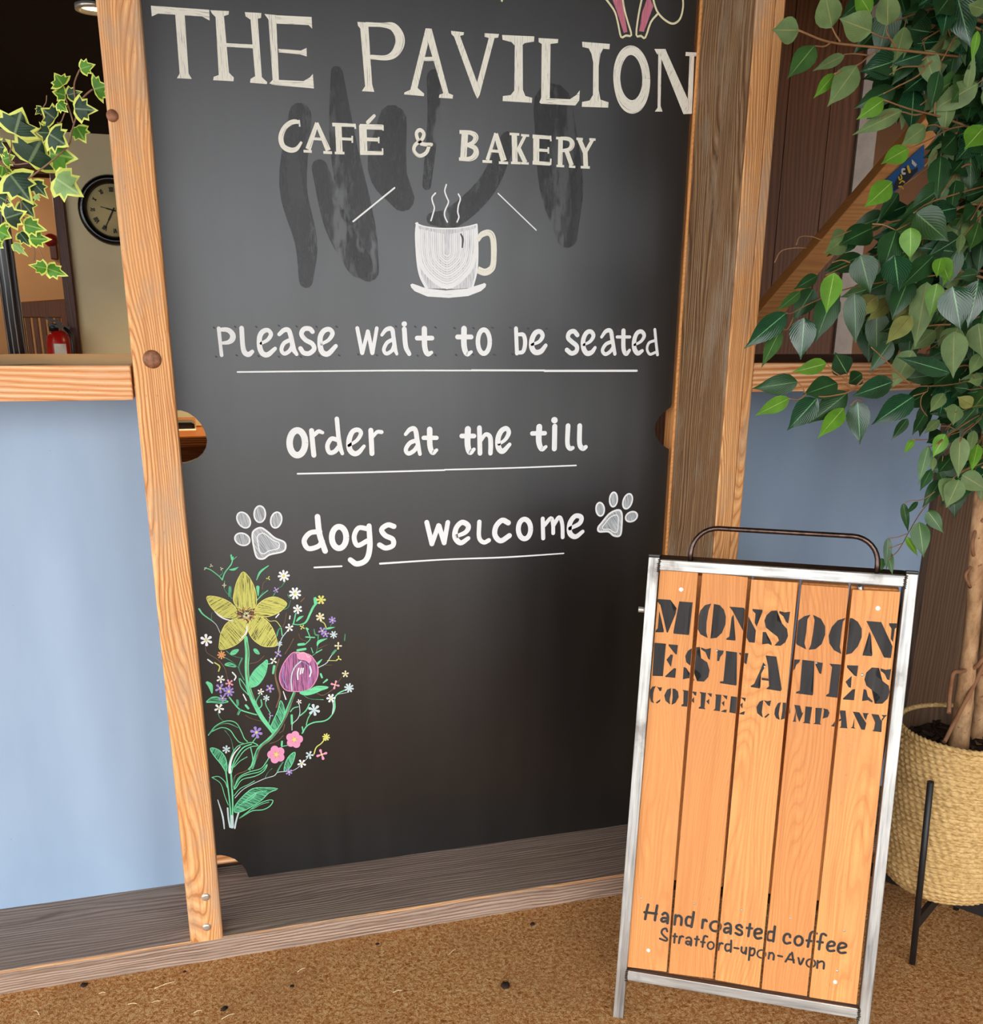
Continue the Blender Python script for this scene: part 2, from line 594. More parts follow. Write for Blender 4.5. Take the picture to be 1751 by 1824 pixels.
# room
M['cream'] = plain('cream_plaster', srgb(238, 220, 176), .85, .2, var=.06, scale=4)
M['tan'] = plain('tan_plaster', srgb(206, 158, 112), .85, .2, var=.06, scale=4)
M['recess'] = plain('shaded_tan_plaster', srgb(168, 122, 88), .85, .2, var=.06, scale=4)  # tan plaster darkened: the dimness of the interior is put into its colour
M['grey_trim'] = plain('grey_painted_trim', srgb(140, 124, 110), .7)
M['black_ceiling'] = plain('black_ceiling', srgb(30, 22, 17), .9, .1)
M['roof'] = plain('dark_porch_soffit', srgb(92, 74, 58), .85, .1)
M['inner_floor'] = plain('dark_inner_floor', srgb(84, 62, 46), .6)
M['ground'] = plain('grey_paving', srgb(150, 146, 138), .9, .1, var=.2, scale=2)
M['red'] = plain('red_enamel', srgb(176, 22, 20), .3, .5)
M['darkred'] = plain('dark_red_plastic', srgb(120, 14, 20), .45)
M['white'] = plain('white_paper', srgb(226, 222, 214), .7)
M['paper_blue'] = plain('label_blue_band', srgb(70, 76, 120), .7)
M['clock_face'] = plain('aged_cream_face', srgb(206, 186, 132), .7, .3, var=.08, scale=8)
M['black_gloss'] = plain('black_gloss_rim', srgb(16, 15, 15), .22, .6)
M['ink'] = plain('black_ink', srgb(26, 24, 22), .6)
M['banner_blue'] = plain('banner_blue', srgb(24, 92, 156), .6)
M['banner_dark'] = plain('banner_black', srgb(22, 24, 34), .6)
M['banner_yellow'] = plain('banner_yellow', srgb(222, 186, 40), .6)
t = NT('black_pole_netting', .3, .6)
v = t.n('ShaderNodeTexWave', Scale=26.0, Distortion=1.0)
t.l(t.coords('Object', (1, 1, .55)), v.inputs['Vector'])
v2 = t.noise(t.coords('Object', (1, 1, .5)), 55, 3)
c = t.ramp(v.outputs['Fac'], [(.86, srgb(20, 20, 22)), (.97, srgb(120, 122, 126))])
c = t.mix(t.ramp(v2, [(.70, 0.0), (.74, .9)]), c, srgb(176, 132, 72))
t.color(c)
M['pole'] = t.mat
g = bpy.data.materials.new('warm_lamp_glow')
g.use_nodes = True
g.node_tree.nodes['Principled BSDF'].inputs['Emission Color'].default_value = (1, .82, .42, 1)
g.node_tree.nodes['Principled BSDF'].inputs['Emission Strength'].default_value = 6
M['glow'] = g
# ---------------------------------------------------------------- the setting
YF, YB, YP = 2.093, 2.345, 2.362        # post fronts, board face, blue panels
SILL_Z = 0.058

m = MB(); m.box((-7, -9, -.10), (9, -.9, -.03)); struct(m.build('ground', M['ground']))
m = MB(); m.box((-3.2, -.9, -.06), (4.2, 2.50, 0)); struct(m.build('floor', M['coir']))
m = MB()
x0, x1 = -3.2, 4.2
m.v += [Vector(p) for p in [(x0, YF, 0), (x1, YF, 0), (x1, YF, SILL_Z - .004), (x0, YF, SILL_Z - .004),
                            (x1, YF + .005, SILL_Z), (x0, YF + .005, SILL_Z), (x1, 2.42, SILL_Z), (x0, 2.42, SILL_Z),
                            (x1, 2.42, 0), (x0, 2.42, 0)]]
m.face((0, 1, 2, 3), 1); m.face((3, 2, 4, 5), 2); m.face((5, 4, 6, 7), 0); m.face((7, 6, 8, 9), 0); m.face((1, 0, 9, 8), 0)
m.face((0, 3, 5, 7, 9), 1); m.face((2, 1, 8, 6, 4), 1)
struct(m.build('trim_1', [M['sill'], M['sill_front'], M['sill_arris']]))
m = MB(); m.box((-3.2, YP, SILL_Z), (-.112, YP + .02, 1.30)); o = struct(m.build('wall_left', M['blue']))
m = MB(); m.box((1.25, YP, SILL_Z), (2.02, YP + .02, 1.30)); o = struct(m.build('wall_right', M['blue']))
# brown vertical cladding right of the blue panel
m = MB()
xx = 2.02
for k in range(3):
    w = .145
    m.box((xx, YP - .03 + (.004 if k % 2 else 0), 0), (xx + w - .004, YP + .02, 1.36)); xx += w
struct(m.build('wall_cladding', M['panelwood']))
m = MB(); m.box((2.42, -1.3, 0), (2.5, 2.33, 2.62)); struct(m.build('wall_added_shade', M['panelwood']))  # unseen side wall added to keep light off the right
# porch roof and facade above the openings
m = MB(); m.box((-3.2, -1.5, 2.62), (4.2, 2.60, 2.70)); struct(m.build('ceiling_porch', M['roof']))
m = MB(); m.box((-3.2, 2.34, 2.32), (4.2, 2.50, 2.62)); struct(m.build('wall_lintel', M['roof']))
# inner room
YW = 5.0
ZCL = onY(150, 237, YW).z
m = MB(); m.box((-3.2, 2.432, 0), (4.2, 8.0, .35)); struct(m.build('floor_inner', M['inner_floor']))
m = MB(); m.box((-3.2, 2.50, ZCL), (1.0, 8.0, 2.53)); struct(m.build('ceiling', M['black_ceiling']))
YW = 5.0
jl = onY(112, 500, YW).x; jr = onY(127, 500, YW).x
m = MB()
m.box((jr, YW, .35), (.96, YW + .1, ZCL))
ztop = onY(60, 262, YW).z
m.box((-3.2, YW, ztop), (jr, YW + .1, ZCL))
struct(m.build('wall_back', M['cream']))
m = MB(); m.box((-3.2, 6.6, .35), (1.5, 6.7, ZCL)); struct(m.build('wall_hall', M['tan']))
m = MB()
m.box((jl, YW - .03, .35), (jr + .012, YW + .12, ztop + .01))
m.box((-3.2, YW - .03, ztop - .09), (jl, YW + .12, ztop + .01))
struct(m.build('door_1', M['doorwood'], None, .006))
m = MB(); m.box((-3.3, 2.50, .0), (-3.2, 8.0, 2.6)); struct(m.build('wall_side', M['cream']))
m = MB(); m.box((4.2, 2.50, .0), (4.3, 8.0, 3.1)); struct(m.build('wall_end', M['tan']))
# dark boarded partition behind the right hand opening, its grey corner trim and the tan wall past it
m = MB(); m.box((1.0, 2.50, 3.0), (4.2, 8.0, 3.1)); m.box((.96, 2.5, 2.2), (1.0, 8.0, 3.1)); struct(m.build('ceiling_upper', M['black_ceiling']))
m = MB(); m.box((1.0, 2.45, 2.62), (4.2, 2.50, 3.1)); struct(m.build('wall_gable', M['roof']))
YD = 3.35
xa = onY(1508, 400, YD).x
xb = onY(1538, 400, YD).x
m = MB()
xx = 1.02
while xx < xa - .01:
    w = min(.17, xa - xx)
    m.box((xx, YD, .35), (xx + w - .003, YD + .06, 3.0)); xx += w
struct(m.build('wall_partition', M['darkwood']))
m = MB(); m.box((xa, YD - .01, .35), (xb, YD + .08, 3.0)); m.box((xb, YD, .35), (xb + .012, YD + .08, 3.0)); struct(m.build('trim_2', M['grey_trim']))
m = MB(); m.box((.96, 4.8, .35), (4.2, 4.9, 3.0)); struct(m.build('wall_recess', M['recess']))

# ceiling spots: the first is seen, two more added to light the room
spots = [onZ(166, 10, ZCL).xy, Vector((-1.6, 3.9)), Vector((.6, 4.3))]
for i, s in enumerate(spots):
    t_ = thing('ceiling_spotlight', ['small lit spotlight in black ceiling above the clock', 'small unseen ceiling spotlight added near the doorway to light the room',
               'small unseen ceiling spotlight added behind the chalkboard to light the room'][i], 'light', (s.x, s.y, ZCL), None, 'ceiling spotlights')
    m = MB(); m.lathe([(.045, 0), (.045, -.012), (.034, -.012), (.034, 0)], (s.x, s.y, ZCL), seg=24); m.build('bezel', M['screw'], t_)
    m = MB(); m.lathe([(.0005, -.004), (.033, -.004), (.033, -.002), (.0005, -.002)], (s.x, s.y, ZCL), seg=24); m.build('bulb', M['glow'], t_)
    l_ = lamp('SPOT', 'spot_light', (s.x, s.y, ZCL - .03), 55, (1, .74, .40), spot_size=2.3, spot_blend=.8, shadow_soft_size=.04)
hall = lamp('POINT', 'hall_fill', (-1.2, 5.9, 2.1), 9, (1, .78, .55), shadow_soft_size=.1)  # unseen fill lamp added to warm the tan wall beyond the doorway
# ---------------------------------------------------------------- posts and shelves
def bevel_box(name, a, b, mats, parent, mat=0, mm=None, bev=.004):
    m = MB(); m.box(a, b, mat, mm)
    return m.build(name, mats, parent, bev)


p = thing('timber_post', 'orange pine post with a round brown knot left of the chalkboard', 'post', (-.074, YF, SILL_Z))
m = MB()
nz = 24
m.box((-.1114, YF + .001, SILL_Z - .014), (-.037, YF + .070, 2.32))
post_o = m.build('post_timber', M['post'], p, .006)


def knot(px, py, r, parent, y=YF):
    c = onY(px, py, y)
    m = MB(); m.lathe([(.0004, -.0006), (r * .5, -.0006), (r * .55, -.0003), (r, -.0002), (r, .004)], c, 'Y', 24)
    kk = m.build('knot', plain('brown_knot', srgb(134, 86, 58), .5, .4, var=.4, scale=120), parent)
    kk['label'] = 'round dark brown knot'
    return kk


knot(271, 640, .0175, p)
knot(200, 206, .0105, p)
for q in ((1146, 432), (1152, 600)):
    px, py = zm(0, 1460, 3.127)(*q)
    c = onY(px, py, YF)
    m = MB(); m.lathe([(.0004, -.0014), (.0035, -.0014), (.0095, -.0006), (.0095, .002)], c, 'Y', 16)
    m.build('screw', M['screw'], p)

p = thing('timber_post', 'tall post right of the chalkboard, orange front, weathered brown flank', 'post', (1.212, 2.2, SILL_Z))
bevel_box('post_timber', (1.180, YF, SILL_Z), (1.2245, 2.40, 2.32), M['post'], p, bev=.003)
bevel_box('post_timber', (1.2252, YF + .001, SILL_Z), (1.2485, 2.40, 2.32), M['post'], p, bev=.003)
for a, b, dx in ((YF + .002, 2.205, 0), (2.208, 2.332, .0018)):
    o = bevel_box('flank_board', (1.1755 + dx, a, SILL_Z), (1.1805, b, 2.32), M['weather'], p, bev=.0012)
    o['label'] = 'weathered greyish brown flank board'
bevel_box('edge_batten', (1.1738, 2.333, SILL_Z), (1.1805, 2.340, 2.32), M['brace'], p, bev=.001)['label'] = 'narrow orange batten beside the chalkboard'

# inner jamb hidden behind left post, carries the board
p = thing('jamb_post', 'inner orange jamb behind the left edge of the chalkboard', 'post', (-.09, 2.37, SILL_Z))
bevel_box('jamb_timber', (-.111, 2.365, SILL_Z), (-.058, 2.43, 2.32), M['post'], p)
p = thing('bottom_rail', 'orange timber rail behind the chalkboard, seen in its bottom left notch', 'rail', (.5, 2.42, .1))
bevel_box('rail_timber', (-.058, 2.385, .085), (1.176, 2.43, .165), M['rail'], p)

mt = dict(top=1)
p = thing('shelf', 'deep pine counter shelf left of the chalkboard with pale orange front edge', 'shelf', (-1.6, 2.4, 1.298))
bevel_box('front_beam', (-3.1, YF, 1.2985), (-.1155, YF + .075, 1.3650), [M['rail'], M['rail_top']], p, 0, mt, .003)
bevel_box('shelf_board', (-3.1, YF + .076, 1.318), (-.116, 2.80, 1.3640), [M['rail_top']], p, 0, None, .003)
p = thing('shelf', 'pine counter shelf right of the chalkboard behind the leafy branches', 'shelf', (1.64, 2.4, 1.298))
bevel_box('front_beam', (1.2495, YF + .004, 1.2985), (2.06, YF + .08, 1.3650), [M['rail'], M['rail_top']], p, 0, mt, .003)
bevel_box('shelf_board', (1.2495, YF + .081, 1.318), (2.9, 2.74, 1.3640), [M['rail_top']], p, 0, None, .003)

# diagonal brace above the right hand shelf
YBR = 2.50
a1 = onY(1400, 555, YBR); a2 = onY(1480, 462, YBR)     # lower front edge
b1 = onY(1400, 500, YBR)                                # upper front edge
d = (a2 - a1).normalized()
up = (b1 - a1) - d * (b1 - a1).dot(d)
hh = up.length
up.normalize()
A = a1 - d * ((a1.z - 1.372) / d.z) + up * hh / 2
B = a1 + d * ((2.318 - hh * up.z - a1.z) / d.z) + up * hh / 2
p = thing('diagonal_brace', 'slanting orange timber brace rising above the right hand shelf', 'brace', A)
m = MB()
off = Vector((0, .055, 0))
c = [A - up * hh / 2, B - up * hh / 2, B + up * hh / 2, A + up * hh / 2]
m.hexa([c[0], c[1], c[1] + off, c[0] + off, c[3], c[2], c[2] + off, c[3] + off])
m.build('brace_timber', M['brace'], p, .003)
# ---------------------------------------------------------------- chalkboard
XL, XR = -.0575, 1.1695
ZT = 2.30


def bd(px, py):
    q = onY(px, py, YB)
    return (q.x, q.z)


outline = [(XL, ZT), (XL, bd(322, 731)[1])]
outline += [bd(*q) for q in [(322, 731), (335, 735), (347, 743), (358, 755), (365, 769), (369, 785), (367, 798), (361, 809), (352, 817), (340, 822), (330, 825)]]
outline += [(XL, bd(330, 825)[1]), (XL, bd(390, 1523)[1])]
outline += [bd(*q) for q in [(392, 1523), (405, 1525), (418, 1530), (429, 1538), (437, 1548), (443, 1560)]]
outline[-1] = (outline[-1][0], SILL_Z + .001)
outline += [(XR, SILL_Z + .001), (XR, bd(1197, 800)[1])]
outline += [bd(*q) for q in [(1197, 800), (1186, 797), (1176, 789), (1169, 778), (1166, 765), (1169, 752), (1175, 742), (1184, 733), (1194, 726), (1201, 721), (1204, 716)]]
outline += [(XR, bd(1204, 716)[1]), (XR, ZT)]
outline = [(min(x, XR), z) for x, z in outline]
board = thing('chalkboard', 'large black chalkboard panel lettered in white chalk with a flower drawing', 'chalkboard', (.55, YB, SILL_Z))
m = MB()
n = len(outline)
TH = .018
m.v += [Vector((x, YB, z)) for x, z in outline] + [Vector((x, YB + TH, z)) for x, z in outline]
m.face(list(range(n)), 0)
m.face([n + i for i in range(n)][::-1], 1)
for i in range(n):
    j = (i + 1) % n
    m.face((j, i, n + i, n + j), 1)
panel = m.build('panel', [M['board'], M['board_edge']], board)


class Draw:
    """flat strokes and patches on a plane (pixel positions are carried onto that plane)"""

    def __init__(self, pt, nrm, lift=.0005):
        self.pt, self.nrm, self.lift, self.k = pt, Vector(nrm), lift, 0
        self.mb = MB()
        self.mats = []

    def mi(self, mat):
        if mat not in self.mats:
            self.mats.append(mat)
        return self.mats.index(mat)

    def off(self):
        self.k += 1
        return self.nrm * (self.lift + self.k * 4e-6)

    def P(self, z, pts, mat, ang=90, smooth=0):
        if smooth:
            pts = smooth_path(list(pts) + [pts[0]], smooth)[:-1]
        o = self.off()
        q = [self.pt(*z(*p)) + o for p in pts]
        n0 = len(self.mb.v)
        self.mb.v += q
        a = math.radians(ang)
        # plane axes for the streak direction
        ux = (Vector((0, 0, 1)) - self.nrm * self.nrm.z).normalized()
        rx = ux.cross(self.nrm) * -1
        uv = [((w.dot(ux) * math.sin(a) + w.dot(rx) * math.cos(a)), (w.dot(rx) * math.sin(a) - w.dot(ux) * math.cos(a))) for w in q]
        # keep the face looking along the normal
        s = Vector((0, 0, 0))
        for i in range(len(q)):
            s += (q[i] - q[0]).cross(q[(i + 1) % len(q)] - q[0])
        idx = list(range(n0, n0 + len(q)))
        if s.dot(self.nrm) < 0:
            idx, uv = idx[::-1], uv[::-1]
        self.mb.face(idx, self.mi(mat), uv)

    def S(self, z, pts, w, mat, curve=True, caps=True, n=5, closed=False):
        """stroke: pts in zoom pixels, w width(s) in zoom pixels"""
        if not hasattr(w, '__len__'):
            w = [w] * len(pts)
        pw = [(p[0], p[1], ww) for p, ww in zip(pts, w)]
        if closed:
            k = len(pw)
            full = smooth_path(pw + pw + pw, n)
            pw = full[k * n:2 * k * n + 1]
        elif curve and len(pw) > 2:
            pw = smooth_path(pw, n)
        o = self.off()
        c0 = self.pt(*z(pw[0][0], pw[0][1]))
        sc = (self.pt(*z(pw[0][0] + 10, pw[0][1])) - c0).length / 10
        C = [self.pt(*z(x, y)) + o for x, y, _ in pw]
        Wd = [max(.0004, ww * sc / 2) for _, _, ww in pw]
        n0 = len(self.mb.v)
        u = [0]
        for i in range(1, len(C)):
            u.append(u[-1] + (C[i] - C[i - 1]).length)
        T = []
        for i in range(len(C)):
            t = C[min(i + 1, len(C) - 1)] - C[max(i - 1, 0)]
            T.append(t.normalized() if t.length > 1e-9 else Vector((1, 0, 0)))
        for i, c in enumerate(C):
            s = T[i].cross(self.nrm) * -1
            self.mb.v += [c + s * Wd[i], c - s * Wd[i]]
        mi = self.mi(mat)
        for i in range(len(C) - 1):
            a = n0 + 2 * i
            self.mb.face((a, a + 1, a + 3, a + 2), mi,
                         [(u[i], Wd[i]), (u[i], -Wd[i]), (u[i + 1], -Wd[i + 1]), (u[i + 1], Wd[i + 1])])
        if caps and not closed:
            for end, sg in ((0, -1), (len(C) - 1, 1)):
                s = T[end].cross(self.nrm) * -1
                n1 = len(self.mb.v)
                K = 6
                ring = []
                for k in range(K + 1):
                    a = PI * k / K
                    ring.append(C[end] + (s * math.cos(a) + T[end] * sg * math.sin(a)) * Wd[end])
                self.mb.v += ring
                idx = list(range(n1, n1 + K + 1))
                uv = [(u[end] + sg * math.sin(PI * k / K) * Wd[end], math.cos(PI * k / K) * Wd[end]) for k in range(K + 1)]
                if sg > 0:
                    idx, uv = idx[::-1], uv[::-1]
                self.mb.face(idx, mi, uv)

    def E(self, z, c, rx, ry, w, mat, rot=0, n=14):
        a = math.radians(rot)
        pts = []
        for k in range(n):
            t = 2 * PI * k / n
            x, y = rx * math.cos(t), ry * math.sin(t)
            pts.append((c[0] + x * math.cos(a) - y * math.sin(a), c[1] + x * math.sin(a) + y * math.cos(a)))
        if w:
            self.S(z, pts, w, mat, n=3, closed=True)
        else:
            self.P(z, pts, mat, 80, 2)

    def build(self, name, parent, label=None):
        o = self.mb.build(name, self.mats, parent)
        if label:
            o['label'] = label
        return o


def BD(lift=.0005):
    return Draw(lambda x, y: onY(x, y, YB), (0, -1, 0), lift)


R3, R4 = zm(240, 0, 3.127), zm(740, 0, 3.127)
R5 = zm(560, 300, 3.98)
R6, R7, R8 = zm(360, 560, 3.98), zm(780, 560, 3.98), zm(380, 860, 2.189)
F1, F2 = zm(340, 980, 5.472), zm(340, 1220, 5.472)
PX = zm(0, 0, 1)
cw, cs = M['c_white'], M['c_solid']

# darker wiped patches
d = BD(.0002)
for pts, w in (([(535, 205), (522, 330), (545, 430), (545, 500)], [40, 50, 42, 26]),
               ([(600, 130), (612, 260), (640, 400), (655, 480)], [22, 50, 60, 44]),
               ([(570, 300), (600, 400), (640, 470)], [30, 46, 50]),
               ([(700, 215), (690, 300), (716, 352)], [50, 70, 46]),
               ([(775, 140), (772, 215), (760, 330)], [30, 22, 16]),
               ([(905, 250), (868, 330), (810, 385), (770, 390)], [28, 34, 34, 20]),
               ([(985, 190), (1000, 330), (1010, 420)], [70, 80, 40])):
    d.S(PX, pts, w, M['wipe'])
d.build('wiped_patch', board, 'darker wiped patches in the chalkboard surface')

# THE PAVILION
d = BD()
for pg in ([(90, 32), (415, 55), (417, 115), (375, 92), (130, 76), (95, 92)],):
    d.P(R3, pg, cw, 4)
d.P(R3, [(225, 76), (278, 80), (300, 410), (318, 440), (235, 436), (250, 410)], cw)
d.P(R3, [(420, 57), (525, 62), (522, 82), (497, 90), (525, 405), (552, 432), (550, 453), (437, 447), (440, 428), (468, 418), (450, 95), (430, 75)], cw)
d.P(R3, [(500, 240), (660, 248), (660, 270), (500, 260)], cw, 0)
d.P(R3, [(613, 68), (705, 73), (703, 100), (685, 105), (708, 430), (738, 458), (736, 469), (642, 461), (645, 440), (670, 425), (645, 110), (618, 92)], cw)
d.P(R3, [(722, 78), (787, 84), (803, 450), (775, 472), (750, 465), (768, 445), (745, 110)], cw)
d.P(R3, [(785, 85), (985, 95), (988, 160), (968, 140), (790, 132)], cw, 0)
d.P(R3, [(800, 272), (925, 282), (957, 267), (958, 315), (920, 303), (802, 292)], cw, 0)
d.P(R3, [(760, 470), (800, 445), (940, 452), (975, 432), (992, 412), (998, 493), (790, 475)], cw, 0)
d.build('heading_word', board, 'large chalk word THE')
d = BD()
d.P(R3, [(1240, 122), (1285, 125), (1300, 130), (1322, 470), (1334, 512), (1265, 508), (1283, 480), (1256, 160), (1243, 143)], cw)
d.S(R3, [(1290, 136), (1380, 140), (1438, 150), (1472, 195), (1476, 245), (1448, 298), (1400, 322), (1318, 318)], [22, 22, 42, 52, 52, 40, 26, 22], cw)
d.P(R3, [(1620, 158), (1650, 160), (1640, 215), (1575, 490), (1612, 522), (1610, 536), (1500, 526), (1502, 515), (1535, 500)], cw, 76)
d.P(R4, [(58, 158), (90, 160), (185, 520), (210, 530), (208, 550), (130, 545), (133, 528), (155, 520), (62, 210)], cw, 100)
d.P(R4, [(48, 318), (112, 316), (115, 338), (45, 342)], cw, 0)
d.P(R4, [(198, 172), (270, 180), (268, 195), (248, 200), (347, 470), (352, 540), (344, 550), (325, 510), (215, 205), (200, 190)], cw, 108)
d.P(R4, [(385, 185), (465, 190), (460, 210), (440, 212), (357, 530), (344, 550), (335, 490), (408, 212), (385, 205)], cw, 76)
d.P(R4, [(482, 195), (662, 203), (660, 232), (610, 240), (597, 250), (598, 500), (612, 535), (650, 545), (648, 573), (485, 563), (487, 535), (530, 530), (550, 505), (553, 255), (535, 235), (485, 222)], cw)
d.P(R4, [(685, 212), (795, 218), (793, 240), (752, 245), (748, 545), (700, 575), (690, 570), (700, 545), (703, 245), (686, 235)], cw)
d.P(R4, [(690, 572), (745, 548), (860, 553), (895, 530), (915, 503), (912, 560), (890, 588), (700, 578)], cw, 0)
d.P(R4, [(928, 233), (1082, 245), (1080, 275), (1045, 272), (1030, 300), (1020, 370), (1020, 500), (1030, 555), (1075, 570), (1073, 600), (926, 595), (928, 568), (970, 560), (988, 530), (990, 350), (980, 300), (965, 270), (930, 262)], cw)
oo = []
for k in range(16):
    a = 2 * PI * k / 16
    oo.append((1203 + 82 * math.cos(a) + 4 * math.sin(a), 438 + 158 * math.sin(a)))
d.S(R4, oo, [44, 46, 52, 60, 62, 58, 48, 40, 38, 40, 42, 42, 42, 42, 42, 43], cw, closed=True, n=4)
d.P(R4, [(1352, 300), (1370, 310), (1365, 590), (1376, 622), (1333, 622), (1348, 600)], cw)
d.P(R4, [(1330, 273), (1392, 273), (1405, 305), (1345, 302)], cw, 0)
d.P(R4, [(1350, 280), (1392, 275), (1520, 560), (1540, 634), (1492, 636)], cw, 112)
d.P(R4, [(1527, 308), (1553, 312), (1540, 634), (1508, 600), (1515, 580)], cw)
d.P(R4, [(1505, 290), (1580, 293), (1577, 315), (1503, 312)], cw, 0)
d.build('heading_word', board, 'large chalk word PAVILION')

# CAFE & BAKERY
d = BD()
s_ = lambda z, *a: [d.S(z, pts, w, cw, True, False) for pts, w in a]
s_(R3, ([(912, 686), (900, 678), (868, 684), (832, 715), (814, 765), (825, 812), (862, 835), (900, 830), (930, 790)], [14, 22, 25, 25, 28, 28, 28, 22, 12]),
   ([(915, 668), (919, 706)], 9), ([(1015, 685), (965, 832)], [20, 30]), ([(1013, 685), (1078, 838)], [20, 30]), ([(985, 772), (1048, 776)], 14),
   ([(940, 842), (986, 844)], 14), ([(1050, 849), (1099, 851)], 14),
   ([(1133, 690), (1140, 850)], 36), ([(1100, 694), (1226, 698)], 18), ([(1226, 690), (1229, 718)], 9), ([(1148, 773), (1211, 776)], 14), ([(1211, 757), (1212, 796)], 9), ([(1114, 852), (1168, 853)], 13),
   ([(1270, 698), (1275, 852)], 42), ([(1254, 705), (1382, 709)], 26), ([(1382, 697), (1383, 728)], 8), ([(1290, 776), (1359, 779)], 18), ([(1359, 763), (1359, 798)], 8), ([(1255, 852), (1381, 853)], 20), ([(1380, 826), (1381, 862)], 8))
d.S(R3, [(1298, 682), (1334, 645)], [20, 16], cw)
d.build('subheading_word', board, 'chalk word CAFE with accent')
d = BD()
d.S(R3, [(1640, 812), (1622, 852), (1585, 868), (1556, 842), (1562, 808), (1598, 778), (1610, 745), (1590, 724), (1570, 740), (1576, 775), (1604, 802), (1650, 806)], 19, cw)
d.S(R3, [(1594, 804), (1655, 804)], 13, cw)
d.build('subheading_word', board, 'chalk ampersand')
d = BD()
s_(R4, ([(276, 732), (266, 885)], 36), ([(245, 735), (308, 740), (336, 762), (322, 793), (286, 808)], [18, 22, 30, 22, 16]), ([(286, 808), (330, 824), (336, 858), (308, 884), (242, 886)], [16, 26, 32, 24, 16]),
   ([(447, 742), (400, 892)], [16, 20]), ([(447, 745), (492, 896)], [24, 34]), ([(420, 840), (478, 845)], 14), ([(373, 899), (426, 901)], 13), ([(464, 906), (516, 908)], 13),
   ([(550, 745), (554, 906)], 30), ([(524, 746), (578, 749)], 12), ([(532, 907), (586, 909)], 12), ([(610, 756), (572, 832)], 17), ([(588, 753), (633, 756)], 11), ([(572, 822), (612, 906)], 24), ([(588, 909), (631, 911)], 11),
   ([(673, 755), (672, 908)], 34), ([(652, 760), (753, 767)], 18), ([(752, 756), (754, 787)], 9), ([(688, 836), (740, 839)], 14), ([(740, 820), (740, 856)], 9), ([(652, 906), (750, 913)], 18), ([(754, 884), (752, 919)], 9),
   ([(808, 766), (805, 922)], 26), ([(783, 769), (830, 771)], 12), ([(785, 924), (828, 926)], 11), ([(808, 770), (856, 776), (873, 803), (856, 832), (812, 840)], [16, 20, 28, 20, 14]), ([(840, 838), (870, 922)], 24), ([(855, 928), (890, 930)], 11),
   ([(912, 776), (945, 852)], 24), ([(986, 778), (945, 852)], 18), ([(945, 845), (948, 926)], 26), ([(896, 773), (932, 776)], 12), ([(968, 776), (1003, 778)], 11), ([(920, 931), (971, 933)], 12))
d.build('subheading_word', board, 'chalk word BAKERY')

# animal legs at the top edge
d = BD()
d.P(R4, [(1086, -30), (1146, -30), (1160, 60), (1180, 178), (1160, 184), (1120, 60)], M['c_rose'])
cc = M['c_cream']
d.S(R4, [(1040, -30), (1080, 20), (1112, 70), (1130, 140), (1145, 206), (1172, 198), (1202, 196), (1185, 130), (1165, 60), (1150, -30)], 10, cc, n=3)
d.build('leg_drawing', board, 'left pink and cream drawn animal foot at the top edge')
d = BD()
d.P(R4, [(1298, -30), (1325, 35), (1272, 178), (1245, 174), (1262, 70)], M['c_rose'])
d.S(R4, [(1266, -30), (1243, 80), (1230, 194), (1256, 200), (1280, 209), (1310, 125), (1350, 76)], 10, cc, n=3)
d.S(R4, [(1320, -30), (1330, 20), (1350, 70), (1390, 112), (1435, 132), (1473, 105), (1490, 40), (1488, -30)], 10, cc)
d.build('leg_drawing', board, 'right pink and cream drawn animal foot with a loop at the top edge')

d = BD(); d.S(R4, [(483, -12), (481, 4)], 12, cc); d.build('tail_mark', board)
# cup
d = BD()
d.P(R5, [(718, 390), (735, 402), (800, 418), (940, 428), (1080, 418), (1150, 396), (1157, 600), (1150, 740), (1125, 845), (1000, 855), (790, 850), (750, 770), (728, 650)], M['c_cup'])
for k in range(14):
    f = 1 - k * .068
    cx_, top = 940, 430 + k * 3
    hw, bot = 208 * f, 845 - k * 17
    d.S(R5, [(cx_ - hw, top), (cx_ - hw * .97, 600), (cx_ - hw * .75, bot - 110 * f), (cx_, bot), (cx_ + hw * .75, bot - 110 * f), (cx_ + hw * .97, 600), (cx_ + hw, top)],
        (22 if k == 0 else 6 + 3 * (k % 3)), cs, n=4)
d.S(R5, [(718, 390), (780, 412), (880, 425), (1000, 425), (1090, 412), (1150, 396)], 9, cs)
d.S(R5, [(728, 392), (722, 480), (732, 650), (752, 760), (795, 848)], 20, cs)
d.S(R5, [(1150, 400), (1156, 560), (1150, 720), (1120, 845)], 14, cs)
d.S(R5, [(1038, 466), (1052, 500), (1048, 560)], [10, 14, 9], M['c_dark'])
d.S(R5, [(1157, 512), (1185, 470), (1235, 456), (1264, 490), (1272, 580), (1268, 680), (1246, 720), (1205, 736), (1157, 718)], [26, 36, 40, 42, 42, 42, 44, 46, 46], cw, caps=False)
d.P(R5, [(680, 824), (694, 816), (712, 822), (790, 850), (930, 865), (1080, 852), (1190, 818), (1206, 812), (1218, 822), (1212, 842), (1180, 870), (1090, 905), (950, 918), (800, 908), (710, 870), (685, 842)], cs, 0)
for pts in ([(858, 175), (834, 205), (838, 240), (850, 280), (838, 330), (826, 370)], [(935, 115), (924, 160), (938, 205), (950, 240), (925, 300), (924, 340), (942, 380)],
            [(1020, 182), (1034, 215), (1020, 265), (1016, 310), (1024, 345), (1011, 380)]):
    d.S(R5, pts, 10, cs)
d.S(R5, [(275, 376), (568, 138)], 11, cs)
d.S(R5, [(1302, 178), (1572, 438)], 8, cs)
d.build('cup_drawing', board, 'white chalk drawing of a steaming cup on a saucer')


